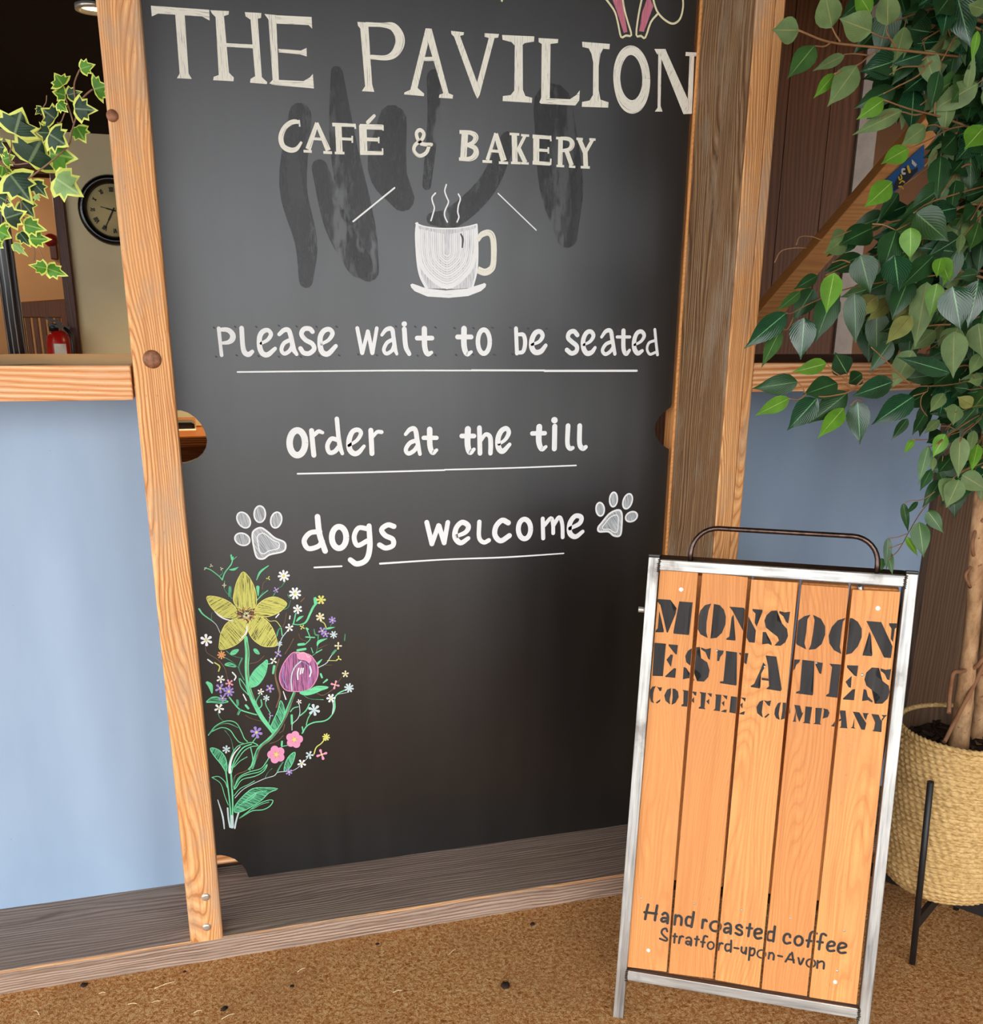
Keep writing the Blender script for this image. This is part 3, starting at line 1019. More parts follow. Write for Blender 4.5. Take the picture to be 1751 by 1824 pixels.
def text(name, label, items):
    global d
    d = BD()
    for it in items:
        z, kind = it[0], it[1]
        if kind == 'S':
            d.S(z, it[2], it[3], cs)
        elif kind == 'E':
            d.E(z, it[2], it[3], it[4], it[5], cs)
        elif kind == 'D':
            d.E(z, it[2], it[3], it[3], 0, cs)
    d.build(name, board, label)


def S(z, pts, w): return (z, 'S', pts, w)
def EL(z, c, rx, ry, w): return (z, 'E', c, rx, ry, w)
def DT(z, c, r): return (z, 'D', c, r)


text('message_lettering', 'rounded chalk lettering Please wait to be seated', [
    S(R6, [(118, 100), (128, 200), (138, 290)], [28, 26, 26]), S(R6, [(118, 108), (180, 110), (215, 140), (214, 175), (185, 198), (132, 204)], [26, 34, 40, 40, 30, 20]),
    S(R6, [(280, 98), (288, 220), (302, 270), (330, 284), (356, 264)], [34, 34, 38, 36, 28]),
    S(R6, [(418, 206), (465, 180), (488, 140), (466, 112), (430, 122), (408, 160), (408, 230), (428, 276), (466, 285), (518, 242)], [20, 26, 30, 30, 34, 36, 38, 38, 36, 26]),
    S(R6, [(546, 142), (580, 112), (612, 112), (630, 160), (648, 245), (670, 282)], [26, 32, 34, 34, 36, 26]), S(R6, [(625, 180), (580, 205), (562, 250), (582, 278), (620, 258), (642, 215)], 28),
    S(R6, [(782, 122), (762, 102), (722, 104), (704, 140), (732, 180), (780, 208), (794, 245), (760, 276), (720, 272), (698, 242)], 33),
    S(R6, [(846, 210), (898, 180), (924, 135), (902, 106), (864, 116), (838, 160), (838, 230), (856, 272), (895, 278), (948, 224)], [20, 26, 32, 32, 34, 36, 38, 38, 36, 28]),
    S(R6, [(1100, 98), (1134, 274)], 28), S(R6, [(1136, 274), (1174, 120)], 26), S(R6, [(1176, 122), (1206, 274)], 28), S(R6, [(1208, 274), (1238, 98)], 26),
    S(R6, [(1274, 146), (1305, 108), (1344, 104), (1356, 160), (1368, 245), (1380, 280)], [22, 28, 32, 30, 30, 22]), S(R6, [(1350, 178), (1310, 202), (1288, 250), (1306, 278), (1344, 258), (1360, 222)], 26),
    S(R6, [(1433, 104), (1443, 225), (1468, 280)], [34, 34, 30]), DT(R6, (1433, 68), 19),
    S(R6, [(1575, 102), (1578, 230), (1598, 280), (1626, 270)], [38, 38, 34, 24]), S(R6, [(1524, 168), (1630, 168)], 32),
    S(R7, [(185, 102), (185, 220), (205, 280), (236, 266)], [40, 40, 34, 22]), S(R7, [(138, 160), (236, 160)], 32), EL(R7, (325, 193), 42, 84, 32),
    S(R7, [(553, 100), (560, 276)], 28), S(R7, [(566, 142), (606, 146), (618, 200), (604, 262), (566, 272)], [22, 28, 30, 28, 24]),
    S(R7, [(666, 215), (718, 192), (742, 152), (724, 122), (690, 132), (666, 180), (666, 235), (690, 268), (730, 262), (764, 220)], [18, 24, 30, 30, 34, 36, 38, 36, 34, 26]),
    S(R7, [(988, 146), (964, 120), (932, 130), (922, 165), (950, 195), (984, 225), (980, 262), (946, 276), (914, 252)], 30),
    S(R7, [(1034, 216), (1078, 192), (1102, 152), (1084, 122), (1052, 132), (1030, 180), (1032, 240), (1056, 276), (1090, 268), (1114, 236)], [16, 22, 28, 28, 30, 32, 34, 34, 30, 22]),
    S(R7, [(1160, 160), (1190, 120), (1224, 118), (1236, 180), (1254, 280)], [20, 26, 28, 28, 24]), S(R7, [(1234, 192), (1190, 212), (1166, 255), (1186, 282), (1220, 264), (1244, 230)], 24),
    S(R7, [(1315, 116), (1315, 240), (1334, 280), (1358, 254)], [30, 30, 28, 20]), S(R7, [(1270, 160), (1360, 160)], 20),
    S(R7, [(1394, 216), (1438, 192), (1462, 152), (1444, 122), (1412, 132), (1392, 180), (1392, 240), (1416, 276), (1448, 258)], [16, 20, 26, 26, 28, 30, 32, 30, 22]),
    S(R7, [(1537, 108), (1546, 200), (1556, 286)], 20), S(R7, [(1535, 186), (1496, 202), (1482, 245), (1502, 282), (1540, 270)], 18),
    S(PX, [(423, 662.6), (560, 661.2), (703, 660), (840, 660)], 2.9), S(PX, [(840, 659.6), (970, 659.8)], 3.2), S(PX, [(970, 660.6), (1134, 660.4)], 3.6)])
d = BD()
for z, ps in ((R6, [(85, 95), (235, 88), (385, 88), (545, 80), (670, 85), (812, 88), (955, 88), (100, 300), (245, 290), (400, 296), (545, 300), (700, 300), (830, 293), (972, 290), (1375, 85), (1512, 88), (1655, 92), (1108, 285), (1240, 290), (1528, 293), (1655, 288)]),
              (R7, [(118, 97), (253, 97), (388, 95), (515, 95), (640, 100), (772, 103), (893, 103), (1022, 108), (1150, 108), (1280, 112), (1505, 112), (130, 288), (250, 285), (400, 287), (530, 283), (770, 287), (893, 293), (1025, 293), (1133, 290)])):
    for x, y in ps:
        d.S(z, [(x - 4, y - 3), (x + 4, y + 3)], 9, M['c_dark'])
d.build('guide_mark', board, 'faint grey chalk dots around the lettering')['kind'] = 'stuff'
text('message_lettering', 'rounded chalk lettering order at the till', [
    EL(R6, (675, 910), 55, 88, 46), S(R6, [(776, 824), (783, 910), (792, 998)], 36), S(R6, [(792, 858), (824, 830), (854, 838)], [26, 30, 24]),
    S(R6, [(955, 740), (966, 860), (978, 940), (994, 986)], [32, 32, 34, 26]), S(R6, [(962, 890), (916, 882), (888, 930), (902, 978), (940, 972), (974, 932)], 32),
    S(R6, [(1040, 930), (1098, 892), (1126, 842), (1104, 818), (1066, 832), (1042, 890), (1046, 955), (1076, 986), (1110, 978), (1148, 934)], [20, 26, 30, 32, 34, 38, 40, 38, 34, 24]),
    S(R6, [(1196, 822), (1204, 986)], 36), S(R6, [(1212, 866), (1240, 834), (1272, 834)], [22, 26, 28]),
    S(R6, [(1442, 850), (1475, 815), (1510, 817), (1526, 900), (1544, 990)], [24, 32, 34, 34, 26]), S(R6, [(1520, 892), (1472, 912), (1444, 958), (1462, 986), (1500, 968), (1526, 934)], 30),
    S(R6, [(1613, 816), (1615, 930), (1634, 980), (1662, 962)], [40, 38, 34, 24]), S(R6, [(1570, 875), (1662, 875)], 30),
    S(R7, [(212, 814), (210, 920), (226, 978), (256, 956)], [44, 42, 38, 24]), S(R7, [(168, 862), (256, 862)], 32),
    S(R7, [(294, 804), (298, 984)], 34), S(R7, [(302, 900), (336, 852), (368, 866), (374, 920), (372, 984)], [22, 28, 32, 34, 32]),
    S(R7, [(432, 920), (478, 886), (502, 838), (484, 808), (448, 828), (426, 880), (430, 945), (460, 970), (508, 922)], [20, 26, 32, 32, 36, 38, 40, 36, 26]),
    S(R7, [(718, 798), (715, 900), (735, 954), (766, 938)], [42, 40, 34, 22]), S(R7, [(668, 844), (758, 842)], 30),
    S(R7, [(828, 794), (825, 952)], 36), DT(R7, (826, 750), 23),
    S(R7, [(922, 790), (918, 915), (936, 950), (956, 946)], [34, 32, 32, 26]), S(R7, [(1005, 790), (1004, 915), (1026, 950), (1048, 940)], [34, 34, 34, 28]),
    S(PX, [(530, 843.8), (660, 841), (792, 837.3)], 3.0), S(PX, [(792, 836.6), (910, 833.5), (1026, 829)], 2.6)])
text('message_lettering', 'rounded chalk lettering dogs welcome', [
    S(R8, [(406, 132), (414, 200), (436, 266)], [22, 23, 22]), S(R8, [(415, 190), (376, 196), (354, 226), (370, 256), (408, 248), (425, 228)], 20),
    EL(R8, (490, 213), 28, 42, 23), S(R8, [(607, 168), (610, 250), (596, 300), (560, 316), (534, 300)], [20, 22, 22, 22, 20]), S(R8, [(604, 180), (566, 176), (549, 210), (562, 244), (600, 226)], 19),
    S(R8, [(704, 170), (680, 164), (656, 182), (670, 205), (699, 220), (700, 244), (672, 254), (648, 242)], 20),
    S(R8, [(832, 154), (852, 238)], 19), S(R8, [(852, 238), (878, 166)], 18), S(R8, [(880, 168), (900, 234)], 19), S(R8, [(900, 234), (914, 154)], 18),
    S(R8, [(944, 210), (984, 192), (994, 168), (970, 154), (947, 176), (943, 212), (964, 234), (994, 216)], [14, 18, 20, 20, 20, 22, 20, 16]),
    S(R8, [(1037, 152), (1036, 212), (1054, 232), (1074, 224)], 17), S(R8, [(1150, 156), (1126, 146), (1102, 170), (1098, 204), (1120, 226), (1154, 206)], 20),
    EL(R8, (1213, 180), 24, 38, 19), S(R8, [(1284, 140), (1286, 216)], 16), S(R8, [(1290, 166), (1316, 138), (1324, 160), (1325, 196)], 15), S(R8, [(1326, 166), (1348, 134), (1360, 160), (1362, 212)], 15),
    S(R8, [(1390, 178), (1428, 158), (1434, 134), (1410, 130), (1390, 158), (1390, 196), (1412, 210), (1440, 190)], [14, 17, 18, 18, 19, 20, 18, 14]),
    S(R8, [(394, 330), (500, 325)], 7), S(R8, [(650, 315), (900, 299), (1140, 290), (1366, 275)], [8, 6, 6.5, 5])])
d = BD()
cf = M['c_fill']
PAWS = ((((181, 122), 25, 35, 0), ((118, 145), 26, 36, -32), ((245, 145), 24, 34, 12), ((113, 220), 33, 26, 22)),
        (((1508, 103), 19, 29, -5), ((1560, 65), 18, 31, 4), ((1615, 72), 20, 33, 18), ((1630, 132), 27, 21, -28)))
for toes, pad, lab in zip(PAWS, ([(160, 185), (185, 175), (210, 190), (240, 215), (275, 230), (282, 250), (270, 268), (220, 280), (195, 296), (170, 290), (158, 250), (152, 205)],
            [(1578, 106), (1592, 120), (1592, 165), (1586, 204), (1562, 206), (1540, 190), (1505, 190), (1500, 175), (1515, 155), (1545, 120)]), ('white chalk paw print left of the words dogs welcome', 'white chalk paw print right of the words dogs welcome')):
    d = BD()
    for c, rx, ry, rot in toes:
        d.E(R8, c, rx, ry, 0, cf, rot); d.E(R8, c, rx - 3, ry - 3, 6, cs, rot)
    d.P(R8, pad, cf, 60, 3)
    d.S(R8, pad, 7, cs, closed=True)
    cxp = sum(q[0] for q in pad) / len(pad); cyp = sum(q[1] for q in pad) / len(pad)
    d.S(R8, [(cxp + (x - cxp) * .66, cyp + (y - cyp) * .66) for x, y in pad], 4, cs, closed=True)
    d.build('paw_print_drawing', board, lab)

# flowers, bottom left
G, GF, Yc, YFl, Wc, Pc = M['c_green'], M['c_gfill'], M['c_yellow'], M['c_yfill'], M['c_solid'], M['c_purple']
BR = M['c_brown']
d = BD()
for pts, w, mt_ in (([(535, 850), (550, 1000), (545, 1150), (562, 1330), (600, 1450), (640, 1535), (700, 1640), (805, 1780)], [34, 42, 40, 42, 46, 44, 44, 34], G),
                    ([(545, 900), (556, 1000), (552, 1150), (572, 1330), (612, 1450)], 8, BR)):
    d.S(F1, pts, w, mt_)
d.S(F2, [(1010, 72), (960, 200), (880, 380), (780, 510), (670, 610), (625, 720), (600, 810)], [28, 36, 38, 38, 34, 32, 22], GF)
d.S(F2, [(1020, 72), (972, 200), (892, 380), (792, 510), (682, 612), (640, 720)], 8, BR)
d.S(F2, [(1000, 72), (948, 200), (868, 380), (768, 510), (658, 606), (610, 720), (575, 830)], 9, G)
for pts, w, mt_ in (([(392, 870), (400, 1000), (408, 1150), (402, 1390)], 16, G), ([(340, 840), (362, 1000), (384, 1200), (392, 1390)], 13, G),
                    ([(262, 1120), (310, 1280), (326, 1400)], [8, 16, 12], M['c_pale']), ([(358, 1200), (366, 1300), (382, 1385)], 16, M['c_pale']),
                    ([(466, 1240), (440, 1330), (428, 1396)], 16, M['c_pale']), ([(400, 1280), (404, 1385)], 30, M['c_pale']),
                    ([(170, 490), (240, 400), (350, 350), (440, 370), (490, 450), (520, 520), (552, 552)], 9, G), ([(200, 455), (300, 415), (380, 440), (430, 510), (470, 556), (520, 572)], 9, G),
                    ([(180, 480), (260, 395), (360, 375), (470, 420)], 7, GF), ([(330, 440), (390, 520), (415, 640)], 6, GF),
                    ([(420, 1080), (480, 1010), (560, 970), (620, 935)], 8, G), ([(430, 1100), (520, 1010), (700, 920), (810, 885), (850, 850), (960, 842)], 7, M['c_pale']),
                    ([(720, 910), (750, 850), (790, 812)], 6, GF), ([(842, 845), (870, 790), (896, 752)], 14, GF),
                    ([(205, 900), (290, 960), (330, 1080), (365, 1170)], 7, G), ([(205, 900), (270, 892), (330, 940), (355, 1000)], 8, G),
                    ([(405, 1010), (412, 920), (450, 870), (530, 840), (600, 800)], 7, BR), ([(600, 560), (638, 508)], 9, G), ([(580, 600), (602, 700), (598, 770), (560, 822)], 10, G),
                    ([(1085, 470), (1130, 400), (1200, 365), (1300, 350), (1360, 310), (1402, 230), (1402, 130), (1440, 80), (1500, 50)], 13, G), ([(1375, 130), (1390, 200), (1380, 280)], 12, M['c_pale']),
                    ([(1430, 90), (1520, 74)], 6, M['c_pale']), ([(860, 632), (890, 600), (945, 588)], 9, G), ([(885, 590), (888, 550)], 18, G),
                    ([(420, 1000), (470, 900), (560, 850), (680, 815), (735, 750), (760, 708)], 9, G), ([(375, 120), (430, 190), (480, 240), (560, 268), (640, 290)], 13, G), ([(265, 270), (285, 320), (320, 350)], 7, GF),
                    ([(960, 848), (1020, 820), (1060, 790), (1140, 708)], 6, M['c_pale']), ([(1200, 672), (1222, 608), (1270, 570), (1302, 530)], 11, Yc),
                    ([(985, 440), (990, 380), (1040, 330), (1062, 270), (1056, 190)], 7, M['c_pale']), ([(1062, 300), (1120, 250), (1156, 185)], 12, G), ([(985, 380), (982, 295)], 20, G),
                    ([(1125, 390), (1140, 330), (1175, 270)], 9, G), ([(1095, 460), (1085, 408)], 12, G), ([(970, 260), (1000, 225), (1045, 212)], 10, G),
                    ([(735, 130), (730, 190), (775, 275)], 8, G), ([(775, 310), (760, 370)], 8, G), ([(640, 200), (640, 150), (672, 95)], 8, G), ([(650, 240), (690, 200), (684, 145)], 12, G),
                    ([(530, 295), (600, 330), (690, 352)], 5, BR), ([(915, 380), (900, 440), (860, 470)], 6, BR), ([(770, 572), (850, 540), (900, 492)], 6, BR), ([(510, 92), (540, 150)], 12, Wc), ([(900, 62), (926, 140)], [8, 12], Wc),
                    ([(410, 1000), (430, 880)], 6, GF), ([(420, 800), (480, 740), (548, 700)], 8, G), ([(452, 150), (458, 195)], 24, GF), ([(460, 285), (480, 245)], 22, GF), ([(535, 198), (560, 228)], 22, G)):
    d.S(F2, pts, w, mt_)
for pts, w, mt_ in (([(305, 290), (330, 220), (372, 165), (396, 130), (412, 66)], 11, G), ([(400, 92), (392, 48)], 16, G), ([(414, 90), (446, 62)], 6, G),
                    ([(308, 290), (268, 248), (190, 190), (134, 172)], 9, G), ([(280, 250), (306, 220), (298, 180)], 7, GF), ([(376, 190), (420, 186), (462, 164)], [8, 24, 6], G),
                    ([(640, 290), (676, 212), (756, 150)], [6, 20, 8], G), ([(655, 440), (652, 360)], [10, 34], G), ([(640, 490), (700, 430), (748, 392)], 9, G), ([(655, 470), (705, 400)], 7, GF),
                    ([(695, 380), (706, 320), (748, 285)], 5, BR), ([(800, 444), (850, 370), (882, 350), (915, 306)], 9, GF), ([(905, 575), (945, 556), (970, 490)], 8, GF), ([(945, 430), (960, 460), (1000, 470)], 8, GF),
                    ([(330, 300), (330, 380), (400, 470)], 8, GF), ([(380, 360), (380, 440)], [26, 34], GF),
                    ([(80, 572), (120, 625), (210, 690)], [16, 14, 10], G), ([(210, 690), (250, 730), (285, 805)], 6, M['c_pale']), ([(200, 680), (200, 620), (214, 600)], 6, GF),
                    ([(990, 720), (1060, 724), (1120, 700), (1160, 620), (1195, 550), (1230, 512)], [8, 10, 18, 22, 22, 18], G), ([(1215, 520), (1210, 470)], 30, G), ([(1000, 715), (1022, 615)], 12, G),
                    ([(1030, 690), (1060, 660), (1096, 640)], [10, 26, 6], G), ([(850, 990), (865, 920), (890, 850), (950, 775)], 8, M['c_pale']), ([(890, 830), (880, 760)], 10, G), ([(835, 835), (850, 780), (872, 752)], 14, GF),
                    ([(1130, 772), (1155, 830), (1160, 870), (1110, 920)], 9, G), ([(1120, 845), (1205, 850)], 12, G), ([(1050, 920), (1100, 915)], 26, G), ([(1040, 975), (1115, 962)], 24, G), ([(1125, 760), (1140, 770)], 18, G),
                    ([(1175, 1030), (1215, 1000), (1232, 940), (1240, 840)], 8, GF), ([(1230, 930), (1250, 890), (1326, 860)], [8, 30, 6], G), ([(1190, 1000), (1172, 950)], 8, G), ([(1220, 1000), (1276, 968)], 10, G), ([(1240, 960), (1330, 918)], 5, BR),
                    ([(1245, 830), (1210, 820), (1198, 770)], 12, GF), ([(1310, 770), (1345, 760), (1400, 750)], [6, 20, 6], G), ([(1318, 755), (1300, 712), (1264, 690)], 9, Yc), ([(1360, 740), (1372, 712)], 6, GF),
                    ([(1238, 1145), (1320, 1100), (1360, 1040), (1400, 985)], 8, M['c_pale']), ([(1330, 1075), (1420, 1075)], 7, Yc), ([(1380, 1010), (1410, 975)], 22, GF), ([(1300, 1118), (1370, 1118)], 5, BR),
                    ([(1235, 1105), (1275, 1065)], [26, 10], G), ([(1265, 1205), (1278, 1240)], 18, G), ([(1290, 1292), (1326, 1262)], [10, 20], G),
                    ([(1225, 1392), (1290, 1412), (1390, 1352)], 7, BR), ([(1085, 1400), (1160, 1445), (1290, 1456)], 7, GF), ([(1430, 1290), (1470, 1235)], 5, BR),
                    ([(500, 1052), (470, 1150), (520, 1265)], [14, 12, 6], GF), ([(345, 980), (400, 1022), (500, 1052)], 8, GF), ([(335, 1045), (400, 1082), (465, 1145)], 8, GF),
                    ([(140, 940), (160, 1000), (260, 1065), (330, 1150), (360, 1260)], 6, BR), ([(860, 1060), (822, 1200), (850, 1330), (868, 1420), (832, 1530)], [10, 14, 22, 16, 12], BR),
                    ([(575, 1105), (650, 1085), (712, 1030)], 7, BR), ([(735, 1110), (790, 1102)], 9, G), ([(800, 1200), (812, 1130)], [18, 26], G), ([(895, 750), (918, 690), (930, 610)], 6, BR), ([(915, 1010), (960, 940), (1000, 860)], 7, BR),
                    ([(1050, 812), (1070, 860), (1130, 890)], 5, BR), ([(730, 660), (770, 690), (830, 690), (875, 745)], 7, Yc), ([(165, 1065), (212, 1100)], 14, Wc), ([(232, 1095), (280, 1130), (270, 1178)], 12, Yc),
                    ([(405, 1190), (438, 1230), (424, 1264)], 14, Wc), ([(160, 1290), (190, 1320), (206, 1390)], [30, 46, 14], G), ([(828, 655), (858, 620)], 12, Wc), ([(962, 668), (966, 640)], 12, Wc), ([(1070, 500), (1106, 464)], 10, BR),
                    ([(470, 1250), (490, 1330), (560, 1410)], 9, G), ([(480, 1250), (530, 1320), (560, 1400)], 9, G), ([(1496, 880), (1500, 818)], 9, GF)):
    d.S(F1, pts, w, mt_)


def leafd(z, pts, ang=60, fill=GF, edge=G, w=9):
    d.P(z, pts, fill, ang, 3)
    d.S(z, pts, w, edge, closed=True, n=3)


leafd(F1, [(575, 1250), (620, 1170), (700, 1100), (745, 1070), (735, 1180), (690, 1270), (640, 1320), (575, 1330)], 50, G)
leafd(F1, [(1060, 1385), (1150, 1360), (1230, 1325), (1340, 1335), (1270, 1365), (1180, 1400), (1110, 1410)], 10, G)
leafd(F1, [(150, 1480), (200, 1435), (260, 1430), (320, 1460), (365, 1475), (290, 1490), (200, 1480)], 0)
leafd(F1, [(330, 1115), (380, 1095), (440, 1135), (380, 1130)], 0)
leafd(F1, [(385, 1012), (410, 975), (465, 968), (430, 1012)], 30, G)
leafd(F1, [(612, 965), (640, 965), (668, 1010), (630, 1000)], 30, G)
leafd(F2, [(430, 1180), (500, 1090), (600, 1010), (720, 1000), (845, 1010), (760, 1050), (690, 1120), (600, 1180), (500, 1230), (430, 1240)], 30)
d.S(F2, [(440, 1200), (540, 1120), (640, 1050), (740, 1030)], 8, G)
d.S(F2, [(500, 1150), (560, 1100), (640, 1045), (600, 1100), (510, 1150)], 8, G)
leafd(F2, [(470, 1300), (560, 1230), (640, 1170), (740, 1125), (800, 1125), (770, 1180), (700, 1215), (600, 1225), (520, 1270)], 30, M['board'])
d.S(F2, [(600, 1210), (680, 1165), (760, 1140)], 6, G)
leafd(F2, [(370, 850), (370, 780), (400, 680), (450, 600), (530, 570), (600, 560), (655, 590), (590, 600), (520, 640), (460, 720), (410, 800), (395, 860)], 60, M['board'])
d.S(F2, [(380, 850), (385, 760), (420, 670), (480, 600)], [28, 22, 14, 8], Wc)
d.S(F2, [(395, 810), (440, 700), (510, 610), (590, 575)], 12, G)
leafd(F2, [(190, 615), (260, 625), (320, 680), (350, 760), (345, 850), (300, 780), (220, 680)], 120)
leafd(F2, [(420, 1010), (480, 905), (560, 870), (680, 840), (745, 770), (710, 840), (620, 890), (500, 920), (440, 1000)], 30, M['board'])
leafd(F2, [(910, 840), (920, 760), (960, 690), (1015, 655), (1000, 740), (960, 810)], 70)
leafd(F2, [(780, 410), (810, 330), (850, 240), (875, 150), (910, 230), (905, 320), (860, 400), (820, 440)], 70)
d.build('stem_drawing', board, 'green chalk stems and leaves')

d = BD(.0009)
for pts, ang in (([(510, 210), (565, 260), (610, 340), (635, 430), (638, 520), (600, 570), (520, 580), (450, 550), (415, 490), (420, 420), (440, 330), (470, 260)], 90),
                 ([(160, 450), (260, 455), (370, 500), (440, 570), (440, 640), (380, 660), (300, 640), (220, 580), (170, 510)], 150),
                 ([(935, 520), (870, 470), (790, 455), (700, 490), (630, 560), (630, 640), (720, 650), (820, 625), (890, 580)], 15),
                 ([(285, 968), (280, 880), (300, 790), (350, 710), (440, 660), (530, 680), (555, 740), (540, 820), (480, 890), (400, 940)], 55),
                 ([(838, 925), (830, 850), (790, 750), (720, 670), (630, 640), (570, 700), (560, 780), (600, 860), (680, 925), (760, 940)], 125)):
    d.P(F1, pts, YFl, ang, 3)
    d.S(F1, pts, 8, Yc, closed=True, n=3)
    cxp, cyp = 540, 630
    for k in range(7):
        q = pts[(k * len(pts)) // 7]
        d.S(F1, [(cxp + (q[0] - cxp) * .35, cyp + (q[1] - cyp) * .35), (cxp + (q[0] - cxp) * .85 + rnd.uniform(-8, 8), cyp + (q[1] - cyp) * .85)], 5, Yc)
d.S(F1, [(232, 598), (280, 640), (340, 672), (420, 690)], [6, 16, 14, 6], Wc)
d.S(F1, [(545, 740), (540, 800), (470, 880)], [10, 16, 6], Wc)
for k in range(46):
    a = k * 2.399
    r_ = 18 + 64 * rnd.random()
    d.S(F1, [(540 + r_ * math.cos(a), 630 + r_ * .85 * math.sin(a)), (540 + (r_ + 30) * math.cos(a + .2), 630 + (r_ + 30) * .8 * math.sin(a + .2))], 7,
        BR if k % 3 else M['c_orange'])
for k in range(16):
    a = k * 2.399
    d.S(F1, [(540 + 14 * math.cos(a), 635 + 14 * math.sin(a)), (540 + 34 * math.cos(a + .5), 635 + 34 * math.sin(a + .5))], 5, M['c_cream'])
d.build('daffodil_drawing', board, 'yellow five-petalled chalk flower')
d = BD(.0009)
tul = [(1000, 995), (940, 1050), (890, 1130), (862, 1230), (880, 1310), (930, 1365), (1010, 1375), (1100, 1375), (1180, 1330), (1235, 1230), (1235, 1130), (1190, 1050), (1150, 1015), (1080, 1000)]
d.P(F1, tul, M['c_pfill'], 90, 3)
d.S(F1, tul, 8, M['c_pink'], closed=True, n=3)
d.P(F1, [(1030, 1010), (1100, 990), (1175, 1050), (1150, 1100), (1080, 1070), (1045, 1060)], M['c_pink'], 90, 3)
d.S(F1, [(1045, 1068), (1080, 1074), (1120, 1082), (1150, 1112)], 9, M['c_dark'])
for pts, w in (([(1075, 1080), (1012, 1140), (978, 1240), (985, 1362)], 12), ([(1078, 1080), (1140, 1120), (1166, 1210), (1150, 1300)], 8), ([(905, 1130), (900, 1250), (940, 1340)], 9)):
    d.S(F1, pts, w, M['c_pale'] if w > 10 else M['c_purple'])
for pts in ([(1052, 1150), (1040, 1200), (1042, 1258)], [(1075, 1150), (1066, 1205)], [(1095, 1150), (1088, 1195)], [(1160, 1130), (1172, 1180), (1158, 1230)]):
    d.S(F1, pts, 13, Wc)
d.S(F1, [(1020, 1005), (1048, 992), (1070, 1005), (1090, 1000), (1120, 1005), (1140, 1040), (1162, 1030)], 5, M['c_cream'])
d.build('tulip_drawing', board, 'pink chalk tulip')
d = BD(.0011)
CW, CP, CY_, CC, CO, CPK, CPA = Wc, Pc, Yc, M['c_cream'], M['c_orange'], M['c_pink'], M['c_pale']


def blossom(z, x, y, r, mat, n):
    a0 = rnd.uniform(0, 6)
    for k in range(n):
        a = a0 + 2 * PI * k / n
        if r > 70:
            d.E(z, (x + r * .55 * math.cos(a), y + r * .55 * math.sin(a)), r * .46, r * .46, 0, mat)
        else:
            d.S(z, [(x + r * .28 * math.cos(a), y + r * .28 * math.sin(a)), (x + r * .78 * math.cos(a), y + r * .78 * math.sin(a))],
                [r * .28, r * (.50 if n < 7 else .36)], mat)
    d.E(z, (x, y), r * .22, r * .22, 0, CY_ if mat in (CW, CP, CPK) else mat)
    if r > 70:
        for k in range(5):
            a = a0 + 2 * PI * k / 5
            d.S(z, [(x, y), (x + r * .42 * math.cos(a), y + r * .42 * math.sin(a))], 10, M['c_orange'])
        d.E(z, (x, y), 14, 14, 0, CY_)


for q in ((905, 250, 62, CW, 8), (1015, 420, 64, CW, 8), (1040, 575, 46, CW, 6), (960, 755, 40, CW, 5), (150, 875, 60, CW, 6), (298, 1020, 44, CO, 8), (290, 1255, 40, CW, 5), (375, 1295, 40, CPK, 5), (285, 1345, 50, CP, 5),
          (370, 1375, 56, CP, 8), (310, 1440, 40, CP, 5), (680, 1378, 32, CW, 5), (770, 1345, 42, CP, 5), (735, 1440, 32, CPA, 6), (865, 912, 26, CPA, 6), (850, 1010, 38, CP, 4), (805, 1075, 36, CW, 4), (830, 385, 30, CP, 4),
          (755, 272, 22, CY_, 3), (1268, 482, 46, CY_, 6), (1260, 650, 44, CC, 6), (1378, 680, 36, CP, 6), (1280, 785, 40, CP, 5), (1312, 815, 36, CP, 5), (1390, 822, 40, CPA, 7), (1435, 930, 36, CC, 4), (1440, 1055, 28, CY_, 3),
          (1505, 1205, 34, CC, 5), (1405, 1310, 44, CPK, 4), (1540, 1340, 50, CPA, 8), (1365, 1440, 44, CW, 6), (1055, 1475, 25, CW, 5), (1085, 748, 26, CY_, 4), (298, 178, 18, CC, 3), (198, 150, 18, CC, 3), (140, 178, 16, CC, 2), (325, 340, 20, CC, 4)):
    blossom(F1, *q)
for q in ((275, 225, 48, CW, 5), (345, 625, 40, CPA, 6), (638, 460, 60, CP, 6), (1008, 530, 84, CPK, 5), (832, 675, 88, CPK, 5), (1155, 680, 40, CPA, 5), (1080, 762, 42, CW, 5), (955, 845, 34, CP, 6), (1275, 675, 54, CPK, 4), (1318, 505, 40, CY_, 8),
          (775, 297, 26, CP, 3), (1200, 240, 58, CPA, 6)):
    blossom(F2, *q)
d.build('blossom_drawing', board, 'small scattered chalk blossoms in white, purple and pink')
# ---------------------------------------------------------------- A-frame sign
SW, SL = 0.5241, 1.0095
yaw, lean = -0.54267, 0.20800
# local axes: x along the width, z up the leaning face, -y out of the face
Xs = Vector((math.cos(yaw), math.sin(yaw), 0))
Ns = Vector((-math.sin(yaw), math.cos(yaw), 0))
Zs = Vector((0, 0, math.cos(lean))) + Ns * math.sin(lean)
Ys = Zs.cross(Xs)
SO = Vector((0.77211, 1.64684, 0))
SR = Matrix((Xs, Ys, Zs)).transposed()
sign = thing('a_board_sign', 'steel framed A-board sign of pine planks stencilled in black, standing on the coir', 'sign', SO, SR)
T = 0.0225
PL = 0.009          # planks set back behind the frame face


def L(x, y, z):
    return SO + Xs * x + Ys * y + Zs * z


def sgn(px, py, depth=0.0):
    q = onP(px, py, SO + Ys * depth, Ys)
    v = q - SO
    return v.dot(Xs), v.dot(Zs)


